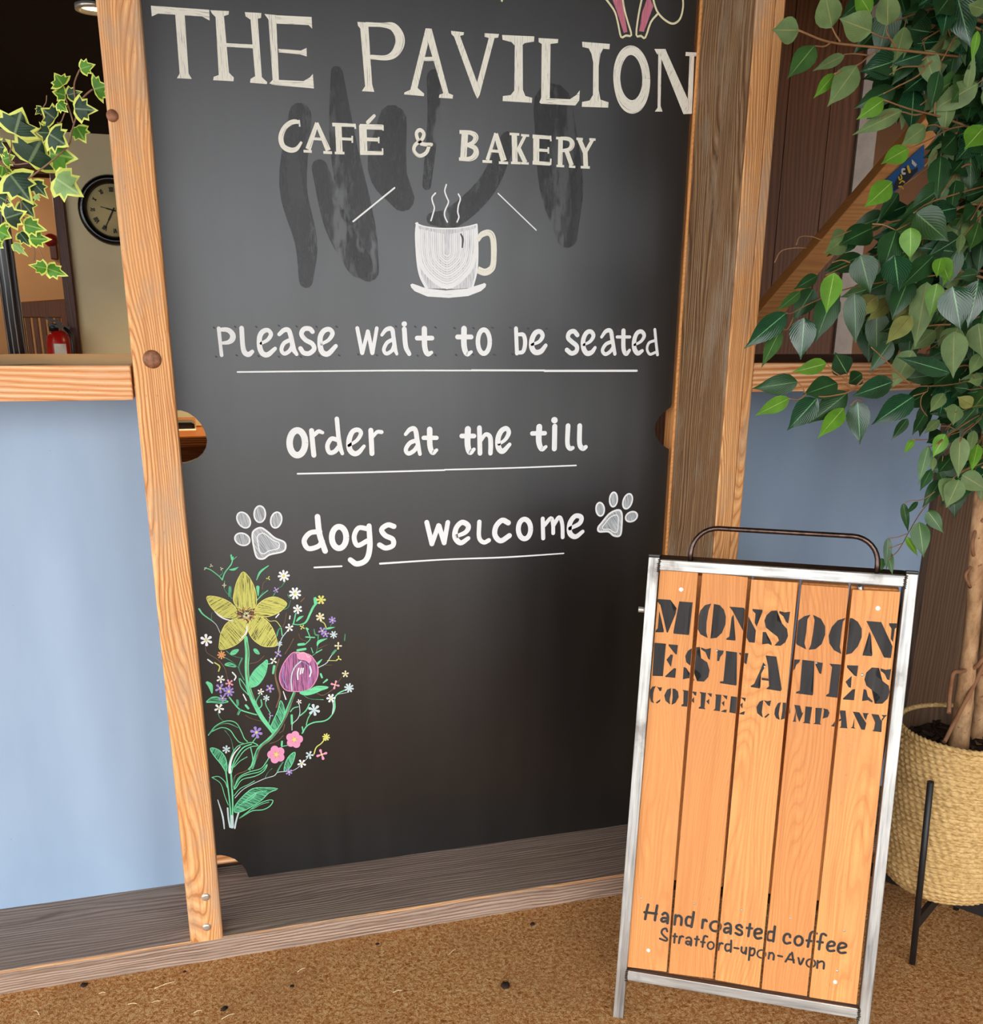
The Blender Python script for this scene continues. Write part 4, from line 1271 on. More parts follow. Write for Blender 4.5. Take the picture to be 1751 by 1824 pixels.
def lbox(a, b, name, mat, parent, bev=.0015):
    m = MB()
    x0, y0, z0 = a
    x1, y1, z1 = b
    m.hexa([L(x0, y0, z0), L(x1, y0, z0), L(x1, y1, z0), L(x0, y1, z0), L(x0, y0, z1), L(x1, y0, z1), L(x1, y1, z1), L(x0, y1, z1)])
    return m.build(name, mat, parent, bev)


zb0 = sgn(1110, 1748.5)[1]
zb1 = sgn(1118.4, 1724)[1]
ztr0, ztr1 = sgn(1176.6, 1013.4)[1], sgn(1180, 993)[1]
lbox((0, 0, 0), (T, T, SL), 'frame_upright', M['steel'], sign)
lbox((SW - T, 0, 0), (SW, T, SL), 'frame_upright', M['steel'], sign)
lbox((T, .001, SL - .004 - T), (SW - T, T, SL - .004), 'frame_crossbar', M['steel_crosswise'], sign)
zbm = sgn(1317, 1780.5)[1]
lbox((T, .001, zbm), (SW - T, T, zbm + T), 'frame_crossbar', M['steel_crosswise'], sign)
for x in (0, SW - T):
    lbox((x - .0005, -.0005, SL), (x + T + .0005, T + .0005, SL + .006), 'end_cap', M['black_plastic'], sign)
for x, z in ((T, SL - .016), (SW - T, SL - .016), (T, zbm + .012), (SW - T, zbm + .012)):
    m = MB()
    for k in range(7):
        c = L(x + rnd.uniform(-.001, .001), -.0002, z - .012 + k * .004)
        m.lathe([(.0004, -.0032), (.0026, -.0020), (.0036, 0), (.0004, .001)], c, seg=8)
    m.build('weld_bead', M['steel_dark'], sign)
for x in (T + .02, SW * .3):
    pass
# black bar of the rear frame seen just above the front crossbar
back = []
th = 2 * lean
BX = Xs
BZ = (Vector((0, 0, math.cos(lean))) - Ns * -math.sin(lean) * -1)
BZd = (-Vector((0, 0, math.cos(lean))) + Ns * math.sin(lean)).normalized()   # runs down and away from the hinge
BY = BZd.cross(Xs).normalized()
BO = L(0, T + .006, SL + .006)
top_z = BO.z


def Bk(x, y, s):
    return BO + Xs * x + BY * y + BZd * s


def bbox(a, b, name, mat, bev=.0015):
    m = MB()
    x0, y0, z0 = a
    x1, y1, z1 = b
    m.hexa([Bk(x0, y0, z0), Bk(x1, y0, z0), Bk(x1, y1, z0), Bk(x0, y1, z0), Bk(x0, y0, z1), Bk(x1, y0, z1), Bk(x1, y1, z1), Bk(x0, y1, z1)])
    return m.build(name, mat, sign, bev)


LB = BO.z / math.cos(lean) - .012 
if BY.dot(Ns) > 0:
    ya, yb = -T, 0
else:
    ya, yb = 0, T
for x in (0, SW - T):
    bbox((x, ya, 0), (x + T, yb, LB), 'rear_upright', M['steel_dark'])
bbox((T, ya, .0), (SW - T, yb, T), 'rear_crossbar', M['steel_dark'])
bbox((T, ya, LB - .11), (SW - T, yb, LB - .085), 'rear_crossbar', M['steel_dark'])
pw = (SW - 2 * T - .01) / 5
for k in range(5):
    bbox((T + .003 + k * (pw + .001), ya + .004, .035), (T + .003 + k * (pw + .001) + pw - .003, yb - .004, LB - .114), 'rear_plank', M['plank'])
# hinge bolts
for x, dx in ((0, -.014),):
    m = MB()
    m.tube([L(x, .014, SL - .112), L(x + dx, .014, SL - .112)], .0062, 8)
    m.build('hinge_bolt', M['screw'], sign)
m = MB(); m.tube([L(.42, .012, SL - .03), L(.435, .05, SL - .075)], .006, 4); m.build('stay_strap', M['steel'], sign)
# carrying handle of bent rod
ha, hb = sgn(1230, 994, T / 2), sgn(1562, 1016, T / 2)
hz = sgn(1275, 941, T / 2)[1]
hx0, hx1 = ha[0], hb[0]
zt = SL - .006
R_ = .052
pts = [(hx0, zt)]
for k in range(9):
    a = PI - (PI / 2) * k / 8
    pts.append((hx0 + R_ + R_ * math.cos(a), hz - R_ + R_ * math.sin(a)))
for k in range(9):
    a = PI / 2 - (PI / 2) * k / 8
    pts.append((hx1 - R_ + R_ * math.cos(a), hz - R_ + R_ * math.sin(a)))
pts.append((hx1, zt))
m = MB(); m.tube([L(x, T / 2, z) for x, z in pts], .0052, 10)
m.build('carrying_handle', M['rust'], sign)['label'] = 'bent steel rod carrying handle'

# front planks with stencilled lettering
PQ = [[(1175, 1015), (1244, 1019), (1188, 1731.5), (1116, 1722.5)],
      [(1250.5, 1019.5), (1333, 1028), (1270.3, 1744), (1190.5, 1733.5)],
      [(1338, 1032), (1422, 1037.5), (1353, 1760), (1273, 1745.5)],
      [(1427, 1041), (1513, 1047), (1438, 1775), (1356, 1762)],
      [(1518, 1050), (1605, 1054), (1526, 1790), (1441, 1776.5)]]
planks = []
for i, q in enumerate(PQ):
    c = [sgn(*p, PL) for p in q]
    c = [(c[0][0] + .0006, c[0][1]), (c[1][0] - .0006, c[1][1]), (c[2][0] - .0006, c[2][1]), (c[3][0] + .0006, c[3][1])]
    m = MB()
    a = [L(x, PL, z) for x, z in c]
    b = [L(x, PL + .013, z) for x, z in c]
    m.hexa([a[3], a[2], b[2], b[3], a[0], a[1], b[1], b[0]])
    o = m.build('front_plank', M['plank'], sign, .0012)
    planks.append((o, c))

S4, S5, S6 = zm(1160, 1060, 7.296), zm(1380, 1080, 7.296), zm(1150, 1140, 7.296)
S7, S8 = zm(1130, 1600, 8.338), zm(1320, 1630, 8.338)
POLY = [(S4, p) for p in (
    [(105, 205), (125, 290), (130, 420), (165, 470), (155, 485), (55, 482), (60, 460), (85, 430)],
    [(80, 50), (250, 62), (290, 220), (330, 170), (318, 240), (215, 490), (200, 480), (120, 130), (75, 75)],
    [(365, 82), (540, 95), (535, 125), (500, 140), (468, 480), (495, 500), (490, 520), (290, 500), (288, 480), (335, 465), (368, 120)],
    [(780, 110), (700, 130), (640, 200), (605, 310), (600, 430), (640, 510), (735, 558), (715, 480), (720, 350), (745, 200)],
    [(815, 115), (830, 170), (830, 250), (800, 500), (770, 565), (850, 555), (920, 490), (965, 380), (970, 280), (945, 190), (890, 130)],
    [(1070, 250), (1060, 540), (1095, 575), (1090, 592), (975, 580), (980, 560), (1015, 540), (1045, 290)],
    [(1015, 150), (1205, 165), (1360, 460), (1345, 620), (1270, 612), (1060, 210)],
    [(1315, 180), (1445, 190), (1445, 215), (1400, 250), (1370, 410), (1345, 360), (1355, 240), (1320, 205)],
    [(1635, 200), (1560, 205), (1500, 260), (1470, 330), (1490, 420), (1560, 480), (1640, 540), (1660, 590), (1600, 655), (1680, 660), (1745, 610), (1778, 530), (1765, 440), (1700, 370), (1600, 310), (1590, 270)],
    [(1665, 206), (1735, 224), (1805, 216), (1780, 371), (1750, 345), (1720, 280), (1665, 232)],
    [(1450, 480), (1490, 480), (1500, 560), (1565, 625), (1565, 655), (1520, 630), (1440, 640)])]
POLY += [(S5, p) for p in (
    [(465, 108), (380, 130), (300, 190), (240, 300), (235, 400), (290, 500), (410, 560), (385, 480), (410, 330), (425, 170)],
    [(497, 110), (518, 180), (500, 330), (470, 500), (440, 565), (530, 555), (610, 490), (655, 370), (655, 260), (600, 160)],
    [(925, 150), (820, 180), (740, 270), (700, 380), (710, 480), (770, 570), (865, 620), (845, 530), (865, 350), (885, 200)],
    [(945, 150), (985, 200), (975, 350), (930, 520), (920, 630), (1000, 610), (1080, 520), (1130, 400), (1130, 290), (1080, 200), (1010, 155)],
    [(1230, 330), (1250, 380), (1235, 600), (1268, 630), (1258, 648), (1140, 638), (1145, 618), (1180, 600), (1200, 560)],
    [(1190, 190), (1385, 205), (1530, 520), (1510, 672), (1420, 665), (1240, 290)],
    [(1485, 220), (1620, 222), (1600, 265), (1560, 290), (1535, 465), (1508, 420), (1520, 290), (1490, 250)],
    [(240, 690), (330, 692), (320, 725), (280, 760), (260, 815), (225, 845), (215, 790)],
    [(360, 695), (515, 712), (470, 1100), (500, 1135), (490, 1158), (275, 1130), (280, 1110), (325, 1095), (355, 740)],
    [(530, 720), (625, 735), (605, 880), (580, 870), (560, 800), (530, 760)],
    [(710, 745), (905, 760), (860, 1195), (665, 1170), (670, 1150), (705, 1130), (745, 790)],
    [(940, 765), (1085, 770), (1065, 910), (1035, 900), (1010, 830), (940, 795)], [(1000, 905), (990, 1060), (960, 1050), (920, 980)],
    [(885, 1200), (960, 1170), (1010, 1080), (1045, 1075), (1030, 1220), (890, 1210)],
    [(1355, 800), (1260, 795), (1190, 860), (1165, 950), (1190, 1030), (1260, 1085), (1350, 1150), (1370, 1190), (1300, 1265), (1400, 1265), (1465, 1200), (1495, 1110), (1480, 1030), (1400, 970), (1310, 900), (1300, 850)],
    [(1375, 805), (1440, 825), (1512, 815), (1490, 960), (1460, 950), (1430, 880), (1375, 835)],
    [(1155, 1075), (1190, 1085), (1210, 1170), (1272, 1230), (1265, 1250), (1210, 1220), (1135, 1230)],
    [(80, 1245), (40, 1260), (5, 1330), (-5, 1400), (20, 1455), (65, 1475), (50, 1400), (65, 1310)], [(105, 1250), (100, 1350), (80, 1475), (150, 1450), (200, 1380), (195, 1300), (150, 1255)],
    [(275, 1350), (272, 1480), (280, 1500), (230, 1498), (245, 1480)], [(255, 1280), (330, 1290), (355, 1390), (375, 1370), (320, 1505), (285, 1410)],
    [(400, 1300), (485, 1310), (455, 1510), (465, 1525), (360, 1515), (385, 1500)],
    [(530, 1318), (615, 1322), (590, 1520), (605, 1538), (500, 1528), (525, 1510)], [(630, 1325), (690, 1340), (712, 1385), (690, 1440), (620, 1458), (630, 1430), (640, 1350)],
    [(840, 1350), (920, 1355), (940, 1570), (950, 1585), (840, 1578), (860, 1560), (865, 1480), (830, 1500), (830, 1470), (860, 1460)], [(815, 1440), (830, 1470), (790, 1545), (800, 1570), (730, 1555), (755, 1535)],
    [(1035, 1450), (1030, 1570), (1050, 1590), (985, 1580), (1010, 1565)], [(1015, 1368), (1100, 1378), (1190, 1520), (1170, 1605), (1125, 1600), (1030, 1400)], [(1145, 1385), (1225, 1390), (1205, 1410), (1185, 1480), (1160, 1440)],
    [(1255, 1398), (1350, 1408), (1375, 1470), (1395, 1490), (1370, 1610), (1385, 1635), (1265, 1620), (1290, 1600), (1305, 1510)], [(1385, 1410), (1460, 1415), (1430, 1440), (1397, 1490), (1388, 1468), (1412, 1440)])]
POLY += [(S6, p) for p in (
    [(115, 35), (265, 48), (225, 470), (90, 465)], [(300, 55), (420, 65), (405, 190), (385, 180), (355, 115), (300, 75)], [(330, 185), (355, 195), (330, 350), (310, 320), (272, 255)],
    [(255, 470), (320, 430), (370, 365), (397, 370), (385, 492), (260, 480)],
    [(705, 90), (620, 95), (550, 140), (515, 210), (530, 290), (600, 350), (700, 420), (725, 470), (670, 535), (760, 540), (815, 480), (832, 390), (800, 290), (720, 235), (670, 190), (660, 150)],
    [(722, 95), (780, 120), (850, 105), (835, 260), (810, 240), (780, 160), (722, 120)], [(495, 350), (525, 360), (545, 440), (635, 515), (630, 530), (560, 495), (485, 510)],
    [(905, 125), (1018, 140), (1005, 180), (970, 220), (955, 275), (928, 270), (935, 165)], [(1045, 142), (1188, 160), (1145, 545), (1182, 575), (1175, 592), (965, 560), (968, 538), (1010, 535), (1045, 180)],
    [(1210, 165), (1335, 172), (1310, 315), (1285, 300), (1270, 235), (1225, 190)],
    [(1560, 200), (1700, 215), (1770, 640), (1752, 665), (1565, 635), (1605, 600), (1590, 330), (1570, 240)], [(1530, 290), (1560, 330), (1500, 440), (1435, 590), (1490, 615), (1480, 630), (1365, 610), (1370, 592), (1410, 570), (1500, 370)],
    [(1510, 490), (1595, 500), (1600, 530), (1510, 520)],
    [(135, 600), (90, 605), (60, 650), (55, 740), (70, 800), (110, 822), (95, 780), (100, 690), (115, 630)], [(140, 600), (165, 615), (212, 615), (200, 665), (180, 660), (165, 630)], [(130, 815), (190, 770), (190, 795), (150, 825)],
    [(330, 625), (280, 645), (243, 720), (260, 790), (318, 838), (312, 770), (330, 690)], [(350, 630), (352, 750), (338, 842), (390, 815), (430, 740), (420, 670), (385, 635)],
    [(480, 648), (560, 660), (550, 868), (465, 860), (470, 840), (490, 830), (495, 670)], [(590, 665), (663, 675), (655, 725), (635, 715), (620, 690)], [(630, 740), (630, 820), (590, 785)],
    [(700, 675), (785, 685), (765, 880), (780, 900), (690, 890), (695, 870), (715, 865), (720, 700)], [(800, 690), (862, 695), (855, 745), (840, 730), (820, 710)], [(828, 765), (825, 840), (788, 795)],
    [(905, 705), (985, 712), (965, 925), (880, 915), (905, 890), (915, 730)], [(1000, 715), (1062, 725), (1055, 775), (1030, 750)], [(1025, 790), (1020, 865), (988, 815)], [(975, 930), (1025, 905), (1055, 905), (1045, 942)],
    [(1110, 730), (1200, 742), (1185, 958), (1090, 940), (1110, 920), (1125, 755)], [(1235, 745), (1302, 752), (1292, 805), (1270, 775)], [(1262, 815), (1258, 890), (1225, 840)], [(1205, 960), (1255, 935), (1290, 925), (1280, 970)],
    [(1530, 780), (1480, 800), (1440, 870), (1450, 950), (1525, 1010), (1510, 940), (1520, 850)], [(1535, 780), (1580, 795), (1630, 785), (1615, 860), (1590, 850)], [(1540, 1000), (1595, 955), (1612, 965), (1560, 1012)])]
STROKE = [(S7, p, 38) for p in (
    [(205, 92), (180, 200), (160, 308)], [(340, 107), (320, 220), (305, 325)], [(150, 206), (330, 228)], [(418, 240), (450, 216), (488, 235), (500, 290), (490, 370)], [(480, 296), (425, 292), (400, 320), (422, 346), (468, 338)],
    [(614, 250), (606, 320), (597, 388)], [(614, 276), (660, 256), (698, 286), (700, 340), (694, 395)], [(882, 205), (866, 320), (846, 425)], [(848, 284), (795, 276), (765, 330), (778, 396), (822, 408)],
    [(1020, 318), (1005, 440)], [(1018, 348), (1050, 318), (1074, 338)], [(1348, 388), (1392, 370), (1428, 398), (1432, 455), (1428, 525)], [(1418, 445), (1354, 445), (1334, 484), (1360, 510), (1408, 492)],
    [(1598, 430), (1570, 396), (1522, 408), (1520, 445), (1588, 485), (1596, 528), (1558, 543), (1504, 515)], [(1718, 382), (1692, 560)], [(1672, 440), (1745, 446)])]
STROKE += [(S8, p, 38) for p in (
    [(218, 272), (300, 262), (298, 216), (250, 204), (208, 232), (204, 306), (240, 345), (300, 338)], [(503, 168), (490, 280), (478, 388)], [(466, 246), (412, 250), (388, 310), (402, 366), (450, 376)], [(728, 325), (722, 290), (680, 278), (642, 312), (634, 380), (672, 420), (730, 408)],
    [(1122, 272), (1075, 246), (1034, 274), (1012, 370), (992, 468)], [(975, 376), (1045, 385)], [(1262, 300), (1230, 278), (1192, 294), (1172, 400), (1158, 505)], [(1132, 392), (1212, 404)],
    [(1290, 462), (1376, 450), (1386, 412), (1340, 390), (1294, 422), (1280, 490), (1312, 530), (1382, 526)], [(1452, 492), (1548, 472), (1556, 434), (1500, 412), (1454, 442), (1440, 520), (1482, 560), (1552, 554)])]
STROKE += [(S7, p, 30) for p in (
    [(488, 490), (470, 448), (422, 462), (404, 510), (440, 560), (486, 600), (468, 630), (380, 598)], [(604, 526), (592, 658)], [(578, 562), (632, 566)], [(678, 568), (662, 664)], [(676, 592), (700, 562), (726, 570)],
    [(774, 592), (810, 578), (842, 602), (846, 650), (840, 700)], [(830, 644), (778, 638), (768, 665), (800, 686), (830, 668)], [(934, 566), (916, 700)], [(900, 602), (960, 610)], [(1084, 570), (1050, 558), (1028, 600), (1012, 720)], [(990, 646), (1045, 655)],
    [(1263, 668), (1247, 764)], [(1260, 692), (1290, 664), (1312, 672)], [(1438, 625), (1436, 710), (1428, 795)], [(1420, 684), (1364, 684), (1348, 740), (1372, 780), (1424, 766)], [(1486, 735), (1546, 745)], [(1594, 724), (1592, 786), (1630, 814), (1654, 776)], [(1662, 730), (1654, 826)])]
STROKE += [(S8, p, 30) for p in (
    [(134, 480), (116, 664)], [(140, 504), (188, 494), (202, 548), (172, 596), (132, 590)], [(424, 556), (408, 645)], [(422, 574), (460, 558), (486, 592), (480, 660)], [(550, 601), (610, 614)], [(733, 575), (660, 690)], [(757, 555), (770, 640), (784, 704)],
    [(694, 652), (784, 664)], [(852, 634), (880, 732), (930, 644)], [(1138, 676), (1130, 784)], [(1150, 702), (1200, 684), (1232, 712), (1226, 794)])]
RING = [(S7, (1203, 415), 76, 72, 38), (S8, (855, 380), 58, 68, 38), (S7, (1135, 700), 46, 54, 26), (S8, (303, 575), 62, 58, 26), (S8, (1036, 712), 66, 60, 26)]


def lettering():
    d = Draw(lambda x, y: onP(x, y, SO + Ys * PL, Ys), Ys * -1, .0006)
    for z, p in POLY:
        d.P(z, p, M['stencil'])
    for z, p, w in STROKE:
        d.S(z, p, w, M['stencil'])
    for z, c, rx, ry, w in RING:
        d.E(z, c, rx, ry, w, M['stencil'], 8)
    return d


# the paint sits on each plank: cut the lettering at the plank edges
dl = lettering()
for o, c in planks:
    bm = bmesh.new()
    vs = [bm.verts.new(q) for q in dl.mb.v]
    for f in dl.mb.f:
        try:
            bm.faces.new([vs[i] for i in f])
        except ValueError:
            pass
    bmesh.ops.triangulate(bm, faces=bm.faces[:])
    for (pa, pb, sgn_) in ((c[0], c[3], 1), (c[1], c[2], -1)):
        a3, b3 = L(pa[0], PL, pa[1]), L(pb[0], PL, pb[1])
        nn = (b3 - a3).cross(Ys).normalized()
        if nn.dot(Xs) * sgn_ < 0:
            nn = -nn
        bmesh.ops.bisect_plane(bm, geom=bm.verts[:] + bm.edges[:] + bm.faces[:], plane_co=a3 + nn * .0006, plane_no=nn, clear_inner=True)
    inv = ROOT[sign]
    for v_ in bm.verts:
        v_.co = inv @ v_.co
    for nm_, lab_, keep_top in (('stencil_lettering', 'black stencilled capitals across this plank', True), ('slogan_lettering', 'black stencilled small letters across this plank', False)):
        b2 = bm.copy()
        dead = [v_ for v_ in b2.verts if (v_.co.z > SL * .5) != keep_top]
        bmesh.ops.delete(b2, geom=dead, context='VERTS')
        me = bpy.data.meshes.new(nm_)
        b2.to_mesh(me); b2.free()
        me.materials.append(M['stencil'])
        so = bpy.data.objects.new(nm_, me)
        COL.objects.link(so)
        so.parent = o
        so['label'] = lab_
    bm.free()
# screws
Z3, Z4 = zm(1140, 900, 2.866), zm(1060, 1540, 2.824)
for z, q, r, mat in ((Z3, (210, 430), .0048, 'white_cap'), (Z3, (1215, 526), .0048, 'white_cap'), (Z4, (268, 432), .0042, 'white_cap'), (Z4, (1208, 591), .0044, 'white_cap'),
                     (Z4, (232, 170), .0026, 'screw'), (Z4, (500, 197), .0026, 'screw'), (Z4, (738, 228), .0028, 'screw'), (Z4, (983, 270), .0026, 'screw'), (Z4, (1253, 332), .0028, 'screw'),
                     (Z3, (1136, 866), .0034, 'screw'), (Z3, (392, 742), .0028, 'screw'), (Z3, (638, 824), .0028, 'screw'), (Z3, (900, 805), .0026, 'screw'), (Z4, (1218, 535), .0030, 'screw')):
    x, zz = sgn(*z(*q), PL)
    k = min(range(5), key=lambda i: abs((planks[i][1][0][0] + planks[i][1][1][0]) / 2 - x) + abs((planks[i][1][2][0] + planks[i][1][3][0]) / 2 - x))
    m = MB()
    n0 = len(m.v)
    prof = [(.0003, -.0016), (r * .7, -.0014), (r, -.0002), (r, .003)]
    for rr, h in prof:
        for j in range(12):
            a = 2 * PI * j / 12
            m.v.append(L(x + rr * math.cos(a), PL + h, zz + rr * math.sin(a)))
    for i in range(3):
        for j in range(12):
            j2 = (j + 1) % 12
            m.face((n0 + i * 12 + j, n0 + i * 12 + j2, n0 + (i + 1) * 12 + j2, n0 + (i + 1) * 12 + j), 0, None, True)
    m.face([n0 + j for j in range(12)])
    m.build('screw', M[mat], planks[k][0])
# ---------------------------------------------------------------- basket planter, its stand, the ficus
PC = Vector((1.662, 1.716, 0))
RIM = .56
stand = thing('plant_stand', 'black metal four-legged stand under the woven basket', 'plant stand', (PC.x, PC.y, 0))
f1 = onZ(1625, 1716, 0); t1 = onY(1655, 1393, 1.605)
lz = t1.z
legs = [(f1, Vector((t1.x + .004, t1.y + .0, lz)))]
f2 = onZ(1703, 1620, 0)
legs.append((f2, Vector((f2.x + .0, f2.y + .03, lz))))
perp = Vector((.085, -.135, 0))
for sg in (1, -1):
    q = PC + perp * sg * 1.12
    legs.append((Vector((q.x, q.y, 0)), Vector((q.x, q.y, lz)) + perp.normalized() * sg * .015))
for a, b in legs:
    m = MB(); m.tube([a, b], .0072, 12)
    m.build('leg', M['black_metal'], stand)
zc = .118
for i, j in ((0, 1), (2, 3)):
    def at(l, z):
        a, b = l
        return a + (b - a) * (z / b.z)
    m = MB(); m.beam(at(legs[i], zc - (.0 if i else .0)), at(legs[j], zc), .010, .034)
    m.build('cross_bar', M['black_metal'], stand)

pot = thing('basket_planter', 'round woven seagrass rope basket planter in the black stand', 'planter', (PC.x, PC.y, .14))
ROWS, SEG = 31, 320
prof = []
z_lo, z_hi = .142, RIM - .008
rb = .146
m = MB()
for i in range(ROWS * 6 + 1):
    u = i / (ROWS * 6)
    z = z_lo + (z_hi - z_lo) * u
    if u < .22:
        q = (u / .22)
        rr = .055 + (rb + .002 - .055) * (1 - (1 - q) ** 2.4) ** .5
    else:
        rr = rb + .004 * math.sin(PI * (u - .22) / .78)
    ph = u * ROWS
    fr = ph - math.floor(ph)
    row = math.floor(ph)
    rip = .0052 * math.sin(PI * fr) ** .6
    for k in range(SEG):
        a = 2 * PI * k / SEG
        tw = .0017 * math.sin(a * 54 + fr * 4.0 + row * 1.7)
        wob = .0012 * math.sin(a * 5 + row * .9)
        r3 = rr + rip + tw * math.sin(PI * fr) + wob
        m.v.append(Vector((PC.x + r3 * math.cos(a), PC.y + r3 * math.sin(a), z + .0007 * math.sin(a * 9 + row))))
for i in range(ROWS * 6):
    for k in range(SEG):
        k2 = (k + 1) % SEG
        m.face((i * SEG + k, i * SEG + k2, (i + 1) * SEG + k2, (i + 1) * SEG + k), 0, None, True)
m.face(list(range(SEG))[::-1])
m.build('basket_body', M['rope'], pot)
m = MB()
SG, SK = 420, 10
for k in range(SG):
    a = 2 * PI * k / SG
    for j in range(SK):
        b = 2 * PI * j / SK
        rr = .0062 * (1 + .22 * math.sin(a * 74 + b * 2))
        q = .1465 + rr * math.cos(b)
        m.v.append(Vector((PC.x + q * math.cos(a), PC.y + q * math.sin(a), RIM - .002 + rr * math.sin(b))))
for k in range(SG):
    for j in range(SK):
        k2, j2 = (k + 1) % SG, (j + 1) % SK
        m.face((k * SK + j, k2 * SK + j, k2 * SK + j2, k * SK + j2), 0, None, True)
m.build('braided_rim', M['rope'], pot)
m = MB()
m.lathe([(.139, RIM - .004), (.137, RIM - .06), (.136, RIM - .068)], (PC.x, PC.y, 0), seg=48)
m.f = m.f[:-2]; m.m = m.m[:-2]; m.uv = m.uv[:-2]; m.sm = m.sm[:-2]
m.build('inner_liner', M['panelwood'], pot)
m = MB()
n = 34
ctr = len(m.v)
m.v.append(Vector((PC.x, PC.y, RIM - .040)))
rings = 7
for i in range(1, rings + 1):
    for k in range(n):
        a = 2 * PI * k / n
        r_ = .137 * i / rings
        m.v.append(Vector((PC.x + r_ * math.cos(a), PC.y + r_ * math.sin(a), RIM - .048 + rnd.uniform(-.006, .008))))
for k in range(n):
    m.face((0, 1 + k, 1 + (k + 1) % n))
for i in range(rings - 1):
    for k in range(n):
        k2 = (k + 1) % n
        m.face((1 + i * n + k, 1 + (i + 1) * n + k, 1 + (i + 1) * n + k2, 1 + i * n + k2))
for k in range(70):       # bark chips on top
    a, r_ = rnd.uniform(0, 6.28), .125 * math.sqrt(rnd.random())
    c = Vector((PC.x + r_ * math.cos(a), PC.y + r_ * math.sin(a), RIM - .040 + rnd.uniform(0, .006)))
    dv = Vector((rnd.uniform(-1, 1), rnd.uniform(-1, 1), rnd.uniform(-.3, .3))).normalized() * rnd.uniform(.008, .02)
    m.beam(c - dv, c + dv, rnd.uniform(.004, .010), .003)
mulch = m.build('bark_mulch', M['soil'], pot)
mulch['kind'] = 'stuff'

# ficus tree
tree = thing('ficus_tree', 'tall potted weeping fig with pale twisted trunks and glossy pointed leaves', 'plant', (PC.x, PC.y, RIM - .05))
YT = 1.71


def tp(px, py, y=YT):
    return onY(px, py, y)


stems = [([(1706, 1338), (1712, 1290), (1718, 1240), (1726, 1170), (1735, 1080), (1741, 980), (1748, 890), (1762, 790), (1778, 660), (1790, 480), (1800, 250), (1815, 40), (1830, -120)],
          [24, 22, 20, 18, 17, 17, 16, 15, 14, 13, 11, 9, 5], 1.70, M['bark'], 'trunk'),
         ([(1738, 1330), (1744, 1270), (1752, 1200), (1762, 1120), (1776, 1000), (1782, 880), (1775, 760), (1764, 620), (1762, 420), (1770, 220), (1780, 0), (1786, -130)],
          [17, 16, 15, 14, 14, 13, 13, 12, 10, 8, 6, 4], 1.735, M['bark'], 'trunk'),
         ([(1722, 1332), (1730, 1290), (1733, 1250), (1738, 1200), (1748, 1140), (1768, 1060), (1790, 960), (1815, 800), (1835, 600), (1850, 380)],
          [11, 10, 9, 9, 9, 9, 8, 8, 6, 4], 1.76, M['bark'], 'trunk')]
vines = [([(1682, 1322), (1698, 1290), (1716, 1256), (1738, 1214), (1757, 1170), (1772, 1120)], 5, 1.672, M['vine'], 'wrapping_vine'),
         ([(1690, 1270), (1692, 1235), (1698, 1200), (1712, 1196), (1735, 1190), (1752, 1172), (1764, 1150)], 5, 1.678, M['vine'], 'wrapping_vine'),
         ([(1752, 925), (1738, 945), (1732, 970), (1736, 992), (1750, 1002)], 4, 1.682, M['vine'], 'wrapping_vine'),
         ([(1752, 985), (1735, 1005), (1720, 1024), (1728, 1046)], 3.4, 1.684, M['vine'], 'wrapping_vine')]
for pts, w, y, mat, nm in stems + vines:
    if not hasattr(w, '__len__'):
        w = [w] * len(pts)
    q = smooth_path([(*p, ww) for p, ww in zip(pts, w)], 5)
    P3 = [tp(a, b, y + .012 * math.sin(i * .45)) for i, (a, b, _) in enumerate(q)]
    R3_ = [c[2] * y / F_PX for c in q]
    m = MB(); m.tube(P3, R3_, 12)
    m.build(nm, mat, tree)

Z6, Z7, Zb = zm(1300, 0, 3.508), zm(1300, 480, 3.257), zm(1300, 380, 3.882)
Z8, ZA, ZB, ZC = zm(1560, 860, 3.8), zm(1551, 0, 7.6), zm(1551, 380, 7.6), zm(1551, 600, 6.515)
fol = MB()
twg = MB()


def leaf(base, tip, wid, key, roll=0.0, fold=.22, curl=.12, mb=fol, keys=LKEYS):
    """one fig leaf: round shoulders, drawn-out drip tip, folded along the midrib"""
    ax = tip - base
    ln = ax.length
    ax.normalize()
    view = (CAMP - base).normalized()
    side = ax.cross(view)
    if side.length < .1:
        side = ax.cross(Vector((0, 0, 1)))
    side.normalize()
    nr = side.cross(ax)
    if nr.dot(view) < 0:
        nr = -nr
    side = side * math.cos(roll) + nr * math.sin(roll)
    nr = side.cross(ax).normalized() if side.cross(ax).dot(view) > 0 else -side.cross(ax).normalized()
    prof = [(0, .02), (.05, .42), (.14, .80), (.28, .99), (.42, .97), (.56, .82), (.69, .58), (.80, .33), (.89, .15), (1.0, .015)]
    n0 = len(mb.v)
    ph = rnd.uniform(0, 6)
    for t, w in prof:
        c = base + ax * (ln * t) - nr * (curl * ln * (t ** 2)) + nr * (curl * ln * t * .6)
        for s in (-1, -.5, 0, .5, 1):
            o = side * (wid / 2 * w * s) - nr * (abs(s) * fold * wid / 2 * w) + nr * (.035 * wid * math.sin(ph + t * 7 + s * 2) * abs(s))
            mb.v.append(c + o)
    mi = keys.index(key)
    for i in range(len(prof) - 1):
        for j in range(4):
            a = n0 + i * 5 + j
            u0, u1 = (j - 2) * .5, (j - 1) * .5
            mb.face((a, a + 1, a + 6, a + 5), mi, [(u0, prof[i][0]), (u1, prof[i][0]), (u1, prof[i + 1][0]), (u0, prof[i + 1][0])], True)


